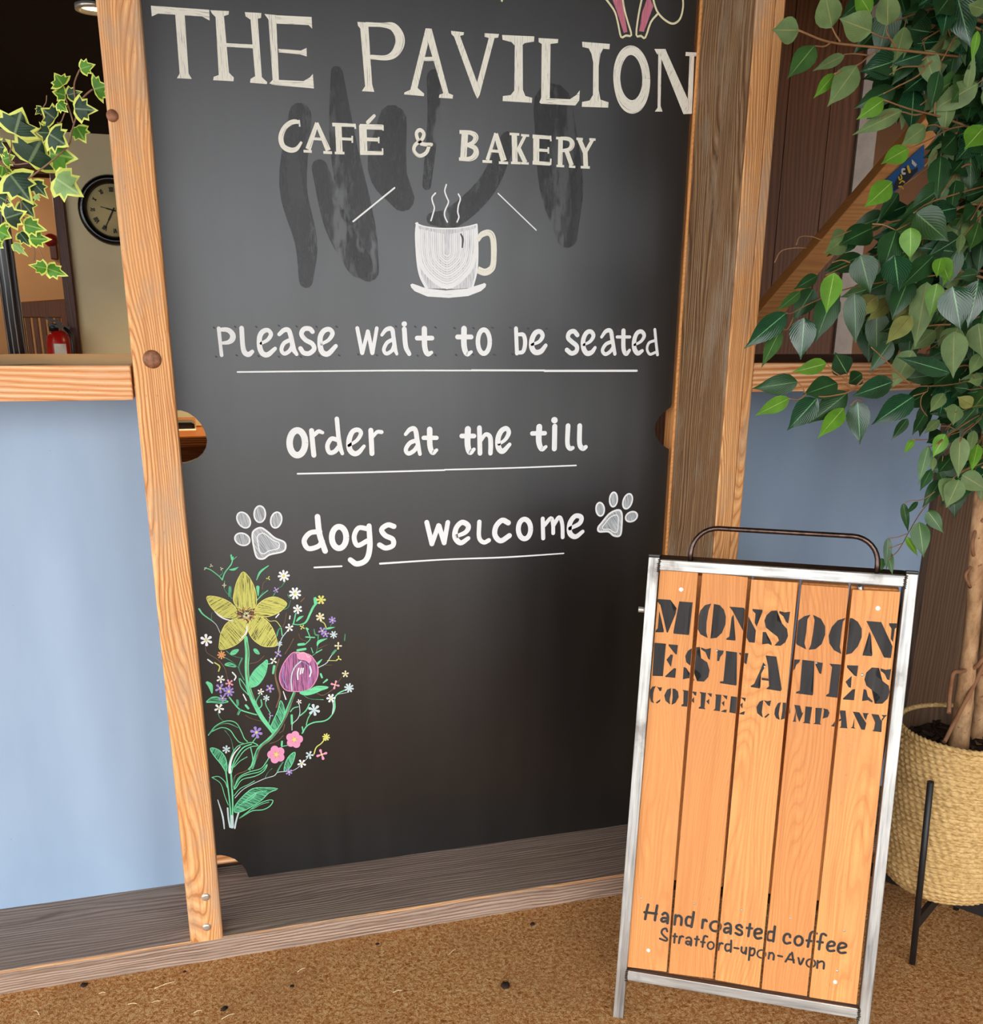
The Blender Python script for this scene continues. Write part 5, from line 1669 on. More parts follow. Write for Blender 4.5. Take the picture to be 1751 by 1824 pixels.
def pl(z, b, t, w, key, yb, yt=None, **kw):
    B = tp(*z(*b), yb)
    Tp = tp(*z(*t), yt if yt is not None else yb - .012)
    sc = abs(z(10, 0)[0] - z(0, 0)[0]) / 10
    leaf(B, Tp, w * sc * mpp(*z(*b), yb) * 1.08, key, **kw)
    return B


TR = [
    (Z6, (432, 190), (268, 186), 140, 's', 1.60), (Z6, (638, 172), (590, -70), 155, 's', 1.62), (Z6, (878, 85), (780, -80), 105, 'l', 1.62), (Z6, (885, 195), (690, 120), 165, 's', 1.60),
    (Z6, (530, 285), (366, 482), 128, 'm', 1.59), (Z6, (715, 345), (525, 440), 66, 's', 1.61), (Z6, (655, 462), (528, 608), 74, 'l', 1.60), (Z6, (795, 410), (618, 656), 150, 's', 1.58), (Z6, (985, 158), (990, -80), 138, 's', 1.63),
    (Z6, (965, 622), (798, 742), 104, 'l', 1.60), (Z6, (1075, 692), (776, 838), 98, 's', 1.61), (Z6, (1225, 790), (1075, 905), 112, 's', 1.60), (Z6, (1115, 928), (952, 1018), 112, 'l', 1.59), (Z6, (1015, 1138), (848, 1288), 128, 'l', 1.54),
    (Z6, (1165, 1330), (1372, 1512), 190, 'd', 1.57), (Z6, (1130, 1422), (1128, 1626), 122, 'l', 1.55), (Z6, (1040, 1438), (950, 1712), 150, 'd', 1.58), (Z6, (1030, 1596), (1056, 1816), 172, 'g', 1.54), (Z6, (1275, 1598), (1062, 1800), 125, 'd', 1.56),
    (Z6, (1318, 1612), (1372, 1762), 100, 'l', 1.56), (Z6, (1595, 790), (1472, 922), 150, 'l', 1.50), (Z6, (1550, 192), (1512, 392), 48, 'l', 1.55), (Z6, (1480, 560), (1530, 330), 60, 's', 1.62), (Z6, (1600, 60), (1490, 30), 90, 's', 1.55),
    (Zb, (392, 688), (104, 928), 150, 'g', 1.50), (Zb, (352, 800), (222, 1062), 100, 'm', 1.52), (Zb, (515, 722), (492, 1012), 170, 'g', 1.52), (Zb, (720, 545), (592, 890), 160, 'd', 1.56), (Zb, (608, 430), (450, 522), 78, 'd', 1.57),
    (Zb, (488, 542), (330, 668), 70, 'm', 1.55), (Zb, (722, 412), (666, 692), 138, 'l', 1.52), (Zb, (862, 552), (872, 898), 150, 'd', 1.53), (Zb, (905, 290), (972, 552), 182, 'd', 1.55), (Zb, (1262, 688), (1088, 897), 125, 'y', 1.60),
    (Zb, (1012, 568), (870, 705), 130, 'y', 1.64), (Zb, (1112, 598), (960, 740), 100, 'y', 1.65), (Zb, (1180, 410), (1118, 725), 150, 'd', 1.60), (Zb, (580, 520), (440, 740), 140, 'd', 1.60),
    (ZB, (1110, 990), (1222, 1592), 420, 'g', 1.46), (ZB, (1460, 910), (1318, 1546), 330, 'g', 1.47), (ZB, (900, 950), (800, 1410), 230, 'l', 1.52), (ZB, (760, 930), (590, 1830), 320, 's', 1.56), (ZB, (545, 1385), (215, 1758), 240, 'y', 1.55),
    (ZB, (560, 1120), (300, 1430), 180, 'y', 1.60), (ZB, (520, 880), (288, 1436), 300, 'd', 1.58), (ZB, (950, 610), (892, 858), 170, 'l', 1.54), (ZB, (1085, 750), (975, 975), 120, 'l', 1.55), (ZB, (1190, 1540), (970, 1930), 300, 's', 1.60),
    (ZB, (1460, 1490), (1510, 1960), 330, 's', 1.58), (ZB, (1235, 280), (1188, 556), 110, 's', 1.58), (ZB, (1130, 520), (640, 460), 260, 'g', 1.62), (ZB, (760, 560), (640, 900), 220, 'd', 1.60), (ZB, (1450, 820), (1180, 860), 160, 'd', 1.62),
    (ZC, (912, 412), (325, 236), 190, 'g', 1.53), (Zb, (1128, 1165), (852, 1262), 140, 'g', 1.50), (ZC, (500, 690), (20, 1012), 270, 'g', 1.50), (ZC, (490, 160), (258, 592), 260, 's', 1.60), (ZC, (970, -60), (950, 474), 280, 's', 1.55),
    (ZC, (1290, 190), (1148, 436), 150, 's', 1.57), (ZC, (850, 655), (690, 868), 150, 's', 1.56), (ZC, (1030, 880), (855, 830), 150, 's', 1.56), (ZC, (1000, 800), (955, 1022), 170, 's', 1.55), (ZC, (790, 960), (628, 1116), 110, 's', 1.57), (ZC, (498, 1190), (390, 1352), 78, 'l', 1.54),
    (ZC, (670, 1262), (555, 1712), 124, 'm', 1.54), (ZC, (868, 1130), (722, 1400), 165, 'l', 1.53), (ZC, (1040, 1156), (1012, 1642), 200, 's', 1.53), (ZC, (1200, 1085), (1148, 1345), 110, 's', 1.56), (ZC, (1245, 1245), (1170, 1556), 130, 'l', 1.54), (ZC, (935, 1395), (790, 1570), 180, 'd', 1.58),
    (ZC, (960, 1640), (845, 1900), 250, 's', 1.57), (ZC, (1060, 1600), (1370, 1790), 220, 's', 1.58), (ZC, (730, 1400), (718, 1560), 76, 's', 1.57), (ZC, (705, 1540), (572, 1784), 110, 'd', 1.60), (ZC, (790, 1555), (884, 1786), 100, 'd', 1.60), (ZC, (430, 950), (240, 1195), 110, 'd', 1.62),
    (ZC, (640, 880), (480, 1135), 120, 'd', 1.62), (ZC, (1180, 800), (1010, 700), 150, 'y', 1.62), (ZC, (1130, 600), (980, 590), 120, 'g', 1.56), (ZC, (1300, 480), (1140, 520), 140, 's', 1.58),
    (Z8, (350, 190), (462, 342), 92, 'm', 1.56), (Z8, (292, 265), (326, 508), 120, 'm', 1.55), (Z8, (208, 368), (286, 502), 44, 'l', 1.56), (Z8, (185, 138), (222, 340), 52, 'd', 1.58), (Z8, (285, 128), (206, 212), 34, 'd', 1.58), (Z8, (84, 372), (70, 594), 54, 'd', 1.56),
    (Z8, (84, 460), (112, 628), 50, 'm', 1.58), (Z8, (40, 510), (36, 600), 50, 'm', 1.6), (Z8, (565, -20), (478, 168), 130, 's', 1.55), (Z8, (440, -20), (320, 165), 90, 'd', 1.60), (Z8, (680, -30), (545, 120), 70, 'd', 1.6),
    (Z7, (345, 748), (148, 846), 84, 'l', 1.50), (Z7, (505, 748), (338, 930), 128, 'g', 1.50), (Z7, (685, 715), (462, 892), 130, 'd', 1.52), (Z7, (662, 806), (514, 972), 98, 'l', 1.50), (Z7, (742, 768), (756, 1018), 125, 'g', 1.50), (Z7, (395, 652), (136, 690), 112, 'd', 1.51),
    (Z7, (625, 658), (432, 722), 130, 'd', 1.52), (Z7, (562, 545), (368, 596), 84, 'l', 1.51), (Z7, (680, 605), (615, 488), 120, 'g', 1.53), (Z7, (768, 605), (690, 660), 90, 'd', 1.58)]
for z, b, t, w, key, y in TR:
    pl(z, b, t, w, key, y + .02, y + .02 - rnd.uniform(0, .03), roll=rnd.uniform(-.25, .25))
n_traced = len(TR)


def twig(z, pts, w, y0, y1):
    n = len(pts)
    q = smooth_path(pts, 5)
    P3 = [tp(*z(*p), y0 + (y1 - y0) * i / (len(q) - 1)) for i, p in enumerate(q)]
    r0 = w / 2 * abs(z(10, 0)[0] - z(0, 0)[0]) / 10 * y0 / F_PX
    twg.tube(P3, [max(.0009, r0 * (1 - .45 * (1 - i / (len(q) - 1)))) for i in range(len(q))], 6)


TW = [(Z6, [(432, 190), (620, 262), (900, 295), (1310, 340), (1500, 362), (1760, 420)], 22, 1.61, 1.70), (Z6, [(640, 172), (660, 215), (690, 262)], 13, 1.63, 1.63), (Z6, [(530, 287), (590, 290), (628, 268)], 12, 1.61, 1.62), (Z6, [(880, 200), (960, 235), (1000, 240), (1040, 300)], 14, 1.62, 1.65),
      (Z6, [(985, 160), (980, 200), (1000, 240)], 10, 1.65, 1.65), (Z6, [(945, 300), (870, 350), (800, 405), (655, 462)], 12, 1.65, 1.60), (Z6, [(715, 340), (780, 336), (865, 346)], 11, 1.63, 1.65), (Z6, [(960, 585), (1080, 525), (1180, 470), (1240, 400), (1320, 345)], 14, 1.64, 1.67), (Z6, [(1000, 465), (1080, 420), (1215, 415)], 10, 1.64, 1.66),
      (Z6, [(965, 625), (1120, 680), (1280, 720), (1400, 760), (1620, 840)], 17, 1.61, 1.70), (Z6, [(940, 740), (1000, 705), (1080, 700), (1150, 718), (1210, 710)], 12, 1.62, 1.65), (Z6, [(1300, 520), (1285, 620), (1280, 720)], 13, 1.66, 1.66), (Z6, [(1225, 790), (1280, 780), (1330, 800), (1380, 805)], 12, 1.61, 1.66),
      (Z6, [(1115, 928), (1240, 875), (1370, 808), (1480, 785)], 12, 1.60, 1.68), (Z6, [(1350, 110), (1380, 230), (1420, 290), (1425, 345)], 14, 1.66, 1.68), (Z6, [(1500, 90), (1460, 190), (1422, 290)], 14, 1.66, 1.68), (Z6, [(1150, 1330), (1240, 1270), (1420, 1210), (1640, 1150)], 14, 1.59, 1.70),
      (Z6, [(1040, 1440), (960, 1405), (890, 1400)], 12, 1.62, 1.64), (Z6, [(1040, 1438), (1200, 1360), (1330, 1340), (1700, 1330)], 13, 1.60, 1.70), (Z6, [(640, 1640), (700, 1625), (750, 1640)], 12, 1.57, 1.58), (Z6, [(600, 1720), (740, 1655), (900, 1600), (1100, 1560), (1620, 1480)], 13, 1.56, 1.70),
      (Z6, [(415, 1530), (440, 1480), (520, 1480), (600, 1500), (760, 1440)], 8, 1.60, 1.66), (Z6, [(280, 1640), (320, 1570), (400, 1550), (480, 1550)], 7, 1.60, 1.62),
      (Zb, [(392, 690), (430, 690), (520, 640), (700, 560), (860, 510), (1100, 470), (1500, 420), (1760, 400)], 14, 1.52, 1.70), (Zb, [(352, 800), (400, 800), (440, 720)], 10, 1.53, 1.55), (Zb, [(1262, 688), (1290, 640), (1400, 560), (1700, 480)], 11, 1.60, 1.70), (Zb, [(1012, 570), (950, 630)], 8, 1.64, 1.64), (Zb, [(1440, 885), (1560, 790), (1760, 700)], 12, 1.6, 1.7),
      (Z7, [(395, 655), (425, 690), (445, 720), (530, 738), (620, 728), (700, 705), (780, 630)], 12, 1.52, 1.53), (Z7, [(345, 750), (400, 755), (445, 720)], 9, 1.51, 1.52), (Z7, [(562, 545), (600, 590), (672, 640), (704, 704)], 10, 1.52, 1.53), (Z7, [(680, 605), (678, 640), (704, 700)], 10, 1.53, 1.53), (Z7, [(625, 660), (660, 665), (690, 680)], 9, 1.52, 1.53), (Z7, [(700, 790), (740, 755), (770, 768)], 8, 1.52, 1.53),
      (ZC, [(-60, 640), (120, 610), (245, 600), (490, 575), (830, 565), (1100, 520), (1400, 430)], 20, 1.53, 1.68), (ZC, [(5, 120), (160, 260), (310, 415), (490, 575)], 24, 1.52, 1.56), (ZC, [(-20, 440), (110, 400), (220, 400), (310, 415)], 18, 1.52, 1.55), (ZC, [(245, 500), (330, 470), (350, 455)], 14, 1.54, 1.55), (ZC, [(665, 565), (660, 620), (640, 640), (500, 685)], 16, 1.58, 1.52),
      (ZC, [(655, 630), (600, 680), (580, 750), (590, 830), (655, 920)], 14, 1.57, 1.60), (ZC, [(1340, 870), (1180, 955), (1000, 1070), (890, 1140), (770, 1255)], 26, 1.68, 1.53), (ZC, [(1290, 900), (1260, 970), (1150, 1060), (1080, 1120), (1030, 1230)], 22, 1.66, 1.53), (ZC, [(660, 1190), (580, 1195), (498, 1192)], 20, 1.56, 1.54),
      (ZC, [(670, 1290), (700, 1270), (860, 1210), (900, 1150), (1060, 1090), (1200, 1000)], 14, 1.54, 1.64), (ZC, [(800, 1035), (900, 1040), (980, 1075)], 14, 1.57, 1.6), (ZC, [(960, 880), (1080, 850), (1230, 800), (1400, 790)], 17, 1.55, 1.66), (ZC, [(1030, 490), (1040, 540), (1120, 610), (1250, 600), (1400, 580)], 18, 1.56, 1.66), (ZC, [(1195, 440), (1230, 540), (1300, 590)], 17, 1.58, 1.64),
      (ZC, [(1290, 1080), (1280, 1200), (1240, 1250)], 14, 1.62, 1.56), (ZC, [(840, 1380), (830, 1470), (860, 1540)], 10, 1.59, 1.60), (ZC, [(940, 1400), (1080, 1330), (1300, 1180)], 10, 1.58, 1.66), (ZC, [(960, 1640), (1050, 1560), (1200, 1480), (1400, 1300)], 10, 1.57, 1.68),
      (Z8, [(85, 515), (150, 460), (215, 350), (260, 270), (320, 180), (430, 55), (560, -60), (760, -150)], 11, 1.57, 1.69), (Z8, [(195, 138), (240, 120), (300, 118), (350, 95), (400, 60)], 9, 1.58, 1.59), (Z8, [(84, 376), (150, 368), (210, 345)], 7, 1.57, 1.58), (Z8, [(90, 445), (140, 425), (180, 410)], 6, 1.57, 1.58)]
for t_ in TW:
    twig(*t_)

# inner foliage: leafy side shoots off the trunks, filling the crown behind the outer sprays
edge = [(-80, 1548), (0, 1556), (100, 1572), (200, 1604), (290, 1610), (350, 1560), (400, 1500), (460, 1500), (520, 1520), (600, 1600), (650, 1640), (700, 1665), (800, 1680), (870, 1700)]


def edge_at(y):
    for (y0, x0), (y1, x1) in zip(edge, edge[1:]):
        if y0 <= y <= y1:
            return x0 + (x1 - x0) * (y - y0) / (y1 - y0)
    return 1700


count = 0
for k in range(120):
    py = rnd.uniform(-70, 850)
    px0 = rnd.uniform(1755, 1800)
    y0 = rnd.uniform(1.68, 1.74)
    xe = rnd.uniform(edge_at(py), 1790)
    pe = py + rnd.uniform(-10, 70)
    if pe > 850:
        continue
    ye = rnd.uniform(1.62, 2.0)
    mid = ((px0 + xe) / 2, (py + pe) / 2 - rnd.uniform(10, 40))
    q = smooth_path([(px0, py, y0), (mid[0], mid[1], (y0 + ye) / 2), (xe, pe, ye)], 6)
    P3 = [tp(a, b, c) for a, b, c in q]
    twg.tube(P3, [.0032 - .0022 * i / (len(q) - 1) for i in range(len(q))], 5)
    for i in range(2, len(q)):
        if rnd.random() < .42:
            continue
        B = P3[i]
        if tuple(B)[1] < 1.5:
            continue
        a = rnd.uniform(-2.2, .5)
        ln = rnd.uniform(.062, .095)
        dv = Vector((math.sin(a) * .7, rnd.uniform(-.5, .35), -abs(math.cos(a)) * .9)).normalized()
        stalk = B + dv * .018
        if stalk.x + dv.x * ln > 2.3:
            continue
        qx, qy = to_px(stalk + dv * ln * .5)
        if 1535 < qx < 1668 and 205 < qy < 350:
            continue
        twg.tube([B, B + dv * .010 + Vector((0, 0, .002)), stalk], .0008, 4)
        leaf(stalk, stalk + dv * ln, ln * rnd.uniform(.46, .6), rnd.choice('ddddggms' if ye < 1.8 else 'dddddg'), roll=rnd.uniform(-.6, .6))  # deeper shoots take only dark leaves: crown shade put into the colour
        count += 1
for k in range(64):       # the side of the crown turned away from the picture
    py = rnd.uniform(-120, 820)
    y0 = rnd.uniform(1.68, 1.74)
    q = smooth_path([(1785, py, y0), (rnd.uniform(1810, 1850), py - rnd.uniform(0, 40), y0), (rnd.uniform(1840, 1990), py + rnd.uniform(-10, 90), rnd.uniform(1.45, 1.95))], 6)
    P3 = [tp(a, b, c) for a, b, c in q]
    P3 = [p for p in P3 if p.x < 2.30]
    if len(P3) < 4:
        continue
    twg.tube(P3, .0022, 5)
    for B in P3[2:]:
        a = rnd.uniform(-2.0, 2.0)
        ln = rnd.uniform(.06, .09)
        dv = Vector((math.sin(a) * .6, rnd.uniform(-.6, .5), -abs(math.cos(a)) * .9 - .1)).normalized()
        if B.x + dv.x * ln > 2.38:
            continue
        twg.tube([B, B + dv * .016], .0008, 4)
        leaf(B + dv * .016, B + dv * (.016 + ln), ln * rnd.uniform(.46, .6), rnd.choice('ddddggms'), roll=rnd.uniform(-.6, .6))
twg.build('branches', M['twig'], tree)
fo = fol.build('foliage', [LEAF[k] for k in LKEYS], tree)
# ---------------------------------------------------------------- ivy and its pole
YI = 2.42
YPOLE = 2.835
pa, pb = onY(33, 634, YPOLE), onY(13, 430, YPOLE)
px_ = onY(33, 634, YPOLE).x
pole = thing('black_pole', 'black netted pole rising behind the left counter shelf and the ivy', 'pole', (px_, YPOLE, .35))
m = MB(); m.lathe([(.0225, .351), (.0220, 1.8), (.0215, ZCL - .002)], (px_, YPOLE, 0), seg=24); m.build('pole_shaft', M['pole'], pole)
m = MB(); m.lathe([(.06, .351), (.06, .362), (.0230, .37)], (px_, YPOLE, 0), seg=24); m.build('base_plate', M['black_metal'], pole)

ivy = thing('trailing_ivy', 'variegated trailing ivy with yellow edged leaves at upper left', 'plant', (px_, YPOLE - .03, 1.9))
I1, I2 = zm(0, 80, 8.29), zm(0, 280, 8.29)
ivm = MB()
LOBE = [(0, 0), (-.16, -.06), (-.34, .02), (-.50, .22), (-.34, .34), (-.40, .56), (-.20, .56), (-.10, .80), (0, 1.0), (.10, .80), (.20, .56), (.40, .56), (.34, .34), (.50, .22), (.34, .02), (.16, -.06)]


def ivyleaf(B, Tp, wid, key, roll=0.0, fold=.25):
    ax = Tp - B
    ln = ax.length
    ax.normalize()
    view = (CAMP - B).normalized()
    side = ax.cross(view).normalized()
    nr = side.cross(ax)
    if nr.dot(view) < 0:
        nr = -nr
    side = side * math.cos(roll) + nr * math.sin(roll)
    ph = rnd.uniform(0, 6)
    n0 = len(ivm.v)
    K = len(LOBE)

    def pos(x, y, lift=0):
        jx = 1 + .08 * math.sin(ph + y * 5)
        return B + ax * (ln * y) + side * (wid * x * jx) - nr * (fold * wid * abs(x)) - nr * (.10 * ln * y * y) + nr * (.02 * wid * math.sin(ph + x * 9 + y * 6) + lift)
    ctr = (0, .34)
    for x, y in LOBE:
        ivm.v.append(pos(x, y))
    inn = []
    for x, y in LOBE:
        f = .80 + rnd.uniform(-.06, .05)
        inn.append((ctr[0] + (x - ctr[0]) * f, ctr[1] + (y - ctr[1]) * f))
    inn[0] = (0, .03)
    for x, y in inn:
        ivm.v.append(pos(x, y))
    mid = [(0, .18), (0, .34), (0, .55)]
    for x, y in mid:
        ivm.v.append(pos(x, y))
    mk, me_ = IKEYS.index(key), IKEYS.index('e')
    for i in range(K):
        j = (i + 1) % K
        ivm.face((n0 + i, n0 + j, n0 + K + j, n0 + K + i), me_, [(1, 0)] * 4, True)
    c0, c1, c2 = n0 + 2 * K, n0 + 2 * K + 1, n0 + 2 * K + 2

    def cen(i):
        y = inn[i][1]
        return c0 if y < .26 else c1 if y < .48 else c2
    for i in range(K):
        j = (i + 1) % K
        a, b = n0 + K + i, n0 + K + j
        ca, cb = cen(i), cen(j)
        U = lambda q: ((q[0] * 1.6), q[1])
        if ca == cb:
            ivm.face((a, b, ca), mk, [U(inn[i]), U(inn[j]), (0, mid[ca - c0][1])], True)
        else:
            ivm.face((a, b, cb, ca), mk, [U(inn[i]), U(inn[j]), (0, mid[cb - c0][1]), (0, mid[ca - c0][1])], True)


IV = [(I1, (1185, 352), (1405, 290), 190, 'l'), (I1, (930, 600), (800, 410), 270, 'l'), (I1, (965, 745), (770, 690), 230, 'l'), (I1, (990, 740), (1218, 690), 170, 'd'), (I1, (1385, 655), (1600, 600), 300, 'l'), (I1, (1095, 940), (1446, 968), 290, 'd'),
      (I1, (850, 850), (1000, 992), 170, 'l'), (I1, (815, 1095), (600, 930), 330, 'd'), (I1, (625, 930), (520, 1030), 110, 'd'), (I1, (1125, 1205), (1272, 1448), 250, 'l'), (I1, (215, 1320), (330, 920), 520, 'd'), (I1, (720, 1310), (1010, 1500), 400, 'd'), (I1, (740, 1300), (520, 1290), 280, 'd'),
      (I1, (425, 1745), (640, 1350), 620, 'd'), (I1, (730, 1600), (1150, 1682), 430, 'l'), (I2, (815, 305), (1228, 582), 440, 'p'), (I2, (830, 310), (1100, 330), 230, 'l'), (I2, (145, 250), (490, 700), 460, 'd'), (I2, (475, 355), (712, 612), 220, 'd'), (I2, (310, 640), (520, 905), 300, 'd'),
      (I2, (70, 905), (395, 800), 300, 'd'), (I2, (350, 990), (690, 1080), 250, 'l'), (I2, (430, 1200), (760, 1215), 220, 'l'), (I2, (290, 1110), (455, 1330), 190, 'd'), (I2, (195, 1280), (415, 1466), 120, 'p'), (I2, (690, 1640), (415, 1590), 180, 'l'), (I2, (690, 1640), (1005, 1755), 220, 'l'),
      (I2, (-40, 1080), (165, 1190), 280, 'l'), (I2, (-60, 560), (175, 690), 260, 'd'), (I1, (30, 1690), (215, 1640), 220, 'l'), (I1, (-40, 1500), (80, 1520), 240, 'd'), (I2, (-80, 1250), (45, 1340), 160, 'l'), (I2, (520, 560), (580, 640), 90, 'p'), (I1, (40, 1790), (20, 1960), 240, 'l')]
for i, (z, b, t, w, key) in enumerate(IV):
    y = YI - .10 + .012 * (i % 5)
    sc = .1 * (z(10, 0)[0] - z(0, 0)[0])
    ivyleaf(onY(*z(*b), y), onY(*z(*t), y - .01), 1.28 * w * sc * mpp(*z(*b), y), key, rnd.uniform(-.2, .2))
for k in range(14):
    px, py = rnd.uniform(-150, -15), rnd.uniform(190, 470)
    b_ = onY(px, py, YI + rnd.uniform(-.06, .12))
    ivyleaf(b_, b_ + Vector((rnd.uniform(-.05, .05), -.01, -rnd.uniform(.03, .07))), rnd.uniform(.04, .08), rnd.choice('ddl'), rnd.uniform(-.3, .3))
ivm.build('leaves', [IVY[k] for k in IKEYS], ivy)
ivs = MB()
for z, pts, w in ((I1, [(1185, 352), (1130, 470), (1095, 600), (1110, 800), (1120, 1050), (1092, 1170), (1060, 1280), (1010, 1480), (780, 1700), (400, 1990), (200, 2150)], 22),
                  (I1, [(960, 745), (1000, 880), (1050, 1030), (1085, 1160)], 20), (I1, [(1370, 655), (1310, 700), (1260, 745), (1160, 860), (1100, 1000)], 22), (I1, [(840, 1150), (900, 1140), (950, 1020), (1000, 900)], 16), (I1, [(690, 745), (680, 850), (640, 930), (640, 1100)], 14),
                  (I1, [(160, 1400), (170, 1500), (140, 1640), (200, 1760), (430, 1745)], 16), (I2, [(120, 240), (200, 420), (300, 640), (330, 870), (420, 920), (470, 1060), (500, 1200), (490, 1300), (512, 1420), (495, 1525)], 18), (I2, [(480, 1150), (600, 1410), (650, 1520), (695, 1620)], 15),
                  (I2, [(200, 420), (120, 560), (80, 700), (70, 905), (40, 1080), (-30, 1180), (-60, 1300)], 16), (I2, [(120, 240), (60, 120), (-20, 60)], 16)):
    q = smooth_path(pts, 5)
    y = YI - .07
    ivs.tube([onY(*z(*p), y) for p in q], w * .5 / 8.29 * y / F_PX, 6)
ivs.tube([onY(*q, YI - .02) for q in smooth_path([(20, 290), (-60, 300), (-100, 240), (-70, 180), (-110, 420)], 6)], .0024, 6)
# main vine tied back to the pole
a = onY(24, 290, YI - .07)
ivs.tube([a, a + Vector((-.03, .10, .02)), Vector((px_, YPOLE - .024, a.z + .03))], .0026, 6)
ivs.build('stems', M['ivy_stem'], ivy)

# ---------------------------------------------------------------- wall clock
YC = YW
cc_ = onY(201, 374, YC - .04)
rc = 58.5 * mpp(201, 374, YC - .04)
clock = thing('wall_clock', 'round wall clock with thick black rim and aged cream face', 'clock', (cc_.x, YW, cc_.z))
m = MB(); m.lathe([(rc, 0), (rc, -.03), (rc * .93, -.05), (rc * .80, -.044), (rc * .735, -.022), (rc * .735, -.01)], (cc_.x, YW, cc_.z), 'Y', 48); m.build('rim', M['black_gloss'], clock)
m = MB(); m.lathe([(.0005, -.024), (rc * .745, -.024), (rc * .745, -.018)], (cc_.x, YW, cc_.z), 'Y', 48); m.build('face', M['clock_face'], clock)


def ck(r, deg):
    a = math.radians(deg)
    return Vector((cc_.x + rc * r * math.sin(a), YW - .026, cc_.z + rc * r * math.cos(a)))


ROM = {12: 'XII', 1: 'I', 2: 'II', 3: 'III', 4: 'IV', 5: 'V', 6: 'VI', 7: 'VII', 8: 'VIII', 9: 'IX', 10: 'X', 11: 'XI'}
for h, s in ROM.items():
    wd = {'I': 3.0, 'V': 6.5, 'X': 6.5}
    tot = sum(wd[ch] for ch in s)
    x = -tot / 2
    m = MB()
    for ch in s:
        dg = h * 30
        st_ = {'I': [((1.5, 0), (1.5, 1))], 'V': [((.6, 1), (3.2, 0)), ((3.2, 0), (5.8, 1))], 'X': [((.6, 1), (5.8, 0)), ((.6, 0), (5.8, 1))]}[ch]
        for (xa_, ya_), (xb_, yb_) in st_:
            m.beam(ck(.52 + .13 * ya_, dg + x + xa_), ck(.52 + .13 * yb_, dg + x + xb_), .0032, .0012, (0, 1, 0))
        x += wd[ch]
    m.build('numeral', M['ink'], clock)
for nm, r, dg, w in (('minute_hand', .60, 209, .006), ('hour_hand', .36, 284, .006)):
    m = MB(); m.beam(ck(-.08, dg) + Vector((0, -.002, 0)), ck(r * .55, dg) + Vector((0, -.002, 0)), w, .0015, (0, 1, 0)); m.beam(ck(r * .55, dg) + Vector((0, -.002, 0)), ck(r, dg) + Vector((0, -.002, 0)), w * .5, .0015, (0, 1, 0)); m.build(nm, M['ink'], clock)

# ---------------------------------------------------------------- doorway things
yk = 5.9
c0, c1 = onY(34, 560, yk), onY(116, 560, yk)
ztop_ = onY(80, 536, yk).z
chair = thing('dining_chair', 'brown wooden slat-back chair in the doorway behind the fire extinguisher', 'chair', ((c0.x + c1.x) / 2, yk + .2, .35))
w_ = c1.x - c0.x
zs = .35 + .62
for x in (c0.x, c1.x):
    m = MB(); m.beam((x, yk, .35), (x, yk, ztop_ - .01), .04, .035, (0, 1, 0)); m.build('rear_leg', M['furniture'], chair, .004)
    m = MB(); m.beam((x, yk + .40, .35), (x, yk + .40, zs - .02), .04, .04, (0, 1, 0)); m.build('front_leg', M['furniture'], chair, .004)
m = MB()
m.hexa([(c0.x - .02, yk - .015, ztop_ - .085), (c1.x + .02, yk - .015, ztop_ - .085), (c1.x + .02, yk + .015, ztop_ - .085), (c0.x - .02, yk + .015, ztop_ - .085),
        (c0.x - .02, yk - .015, ztop_ - .01), (c1.x + .02, yk - .015, ztop_ + .012), (c1.x + .02, yk + .015, ztop_ + .012), (c0.x - .02, yk + .015, ztop_ - .01)])
m.build('top_rail', M['furniture'], chair, .006)
m = MB(); m.box((c0.x + .02, yk - .012, zs + .10), (c1.x - .02, yk + .012, zs + .15)); m.build('lower_rail', M['furniture'], chair, .004)
for k in range(5):
    x = c0.x + .02 + (w_ - .04) * (k + .5) / 5
    m = MB(); m.box((x - .013, yk - .007, zs + .15), (x + .013, yk + .007, ztop_ - .08)); m.build('back_slat', M['furniture'], chair, .003)
m = MB(); m.box((c0.x - .03, yk - .03, zs - .02), (c1.x + .03, yk + .44, zs + .02)); m.build('seat', M['furniture'], chair, .008)

ye_ = YW - .085
ec = onY(105, 610, ye_)
r_e = 21.5 * mpp(103, 600, ye_)
ztp = onY(103, 589, ye_).z
ext = thing('fire_extinguisher', 'red fire extinguisher with black head and white label by the doorway', 'extinguisher', (ec.x, ye_, ztp - .48))
m = MB(); m.lathe([(r_e * .92, ztp - .48), (r_e, ztp - .46), (r_e, ztp - .06), (r_e * .86, ztp - .022), (r_e * .5, ztp - .004), (r_e * .36, ztp)], (ec.x, ye_, 0), seg=32); m.build('cylinder', M['red'], ext)
m = MB(); m.lathe([(.020, ztp - .002), (.020, ztp + .02), (.013, ztp + .03)], (ec.x - .015, ye_, 0), seg=16)
m.beam((ec.x - .035, ye_ - .01, ztp + .024), (ec.x + .055, ye_ - .01, ztp + .012), .016, .012); m.beam((ec.x - .045, ye_, ztp + .055), (ec.x + .02, ye_, ztp + .030), .016, .009)
m.tube([Vector((ec.x + .03, ye_ - .01, ztp + .015)), Vector((ec.x + .06, ye_ - .03, ztp - .02)), Vector((ec.x + .058, ye_ - .05, ztp - .2))], .008, 8)
m.build('valve_head', M['black_plastic'], ext)
la, lb = onY(96, 613, ye_), onY(118, 613, ye_)
m = MB()
zz0, zz1 = onY(107, 655, ye_).z, onY(107, 612, ye_).z
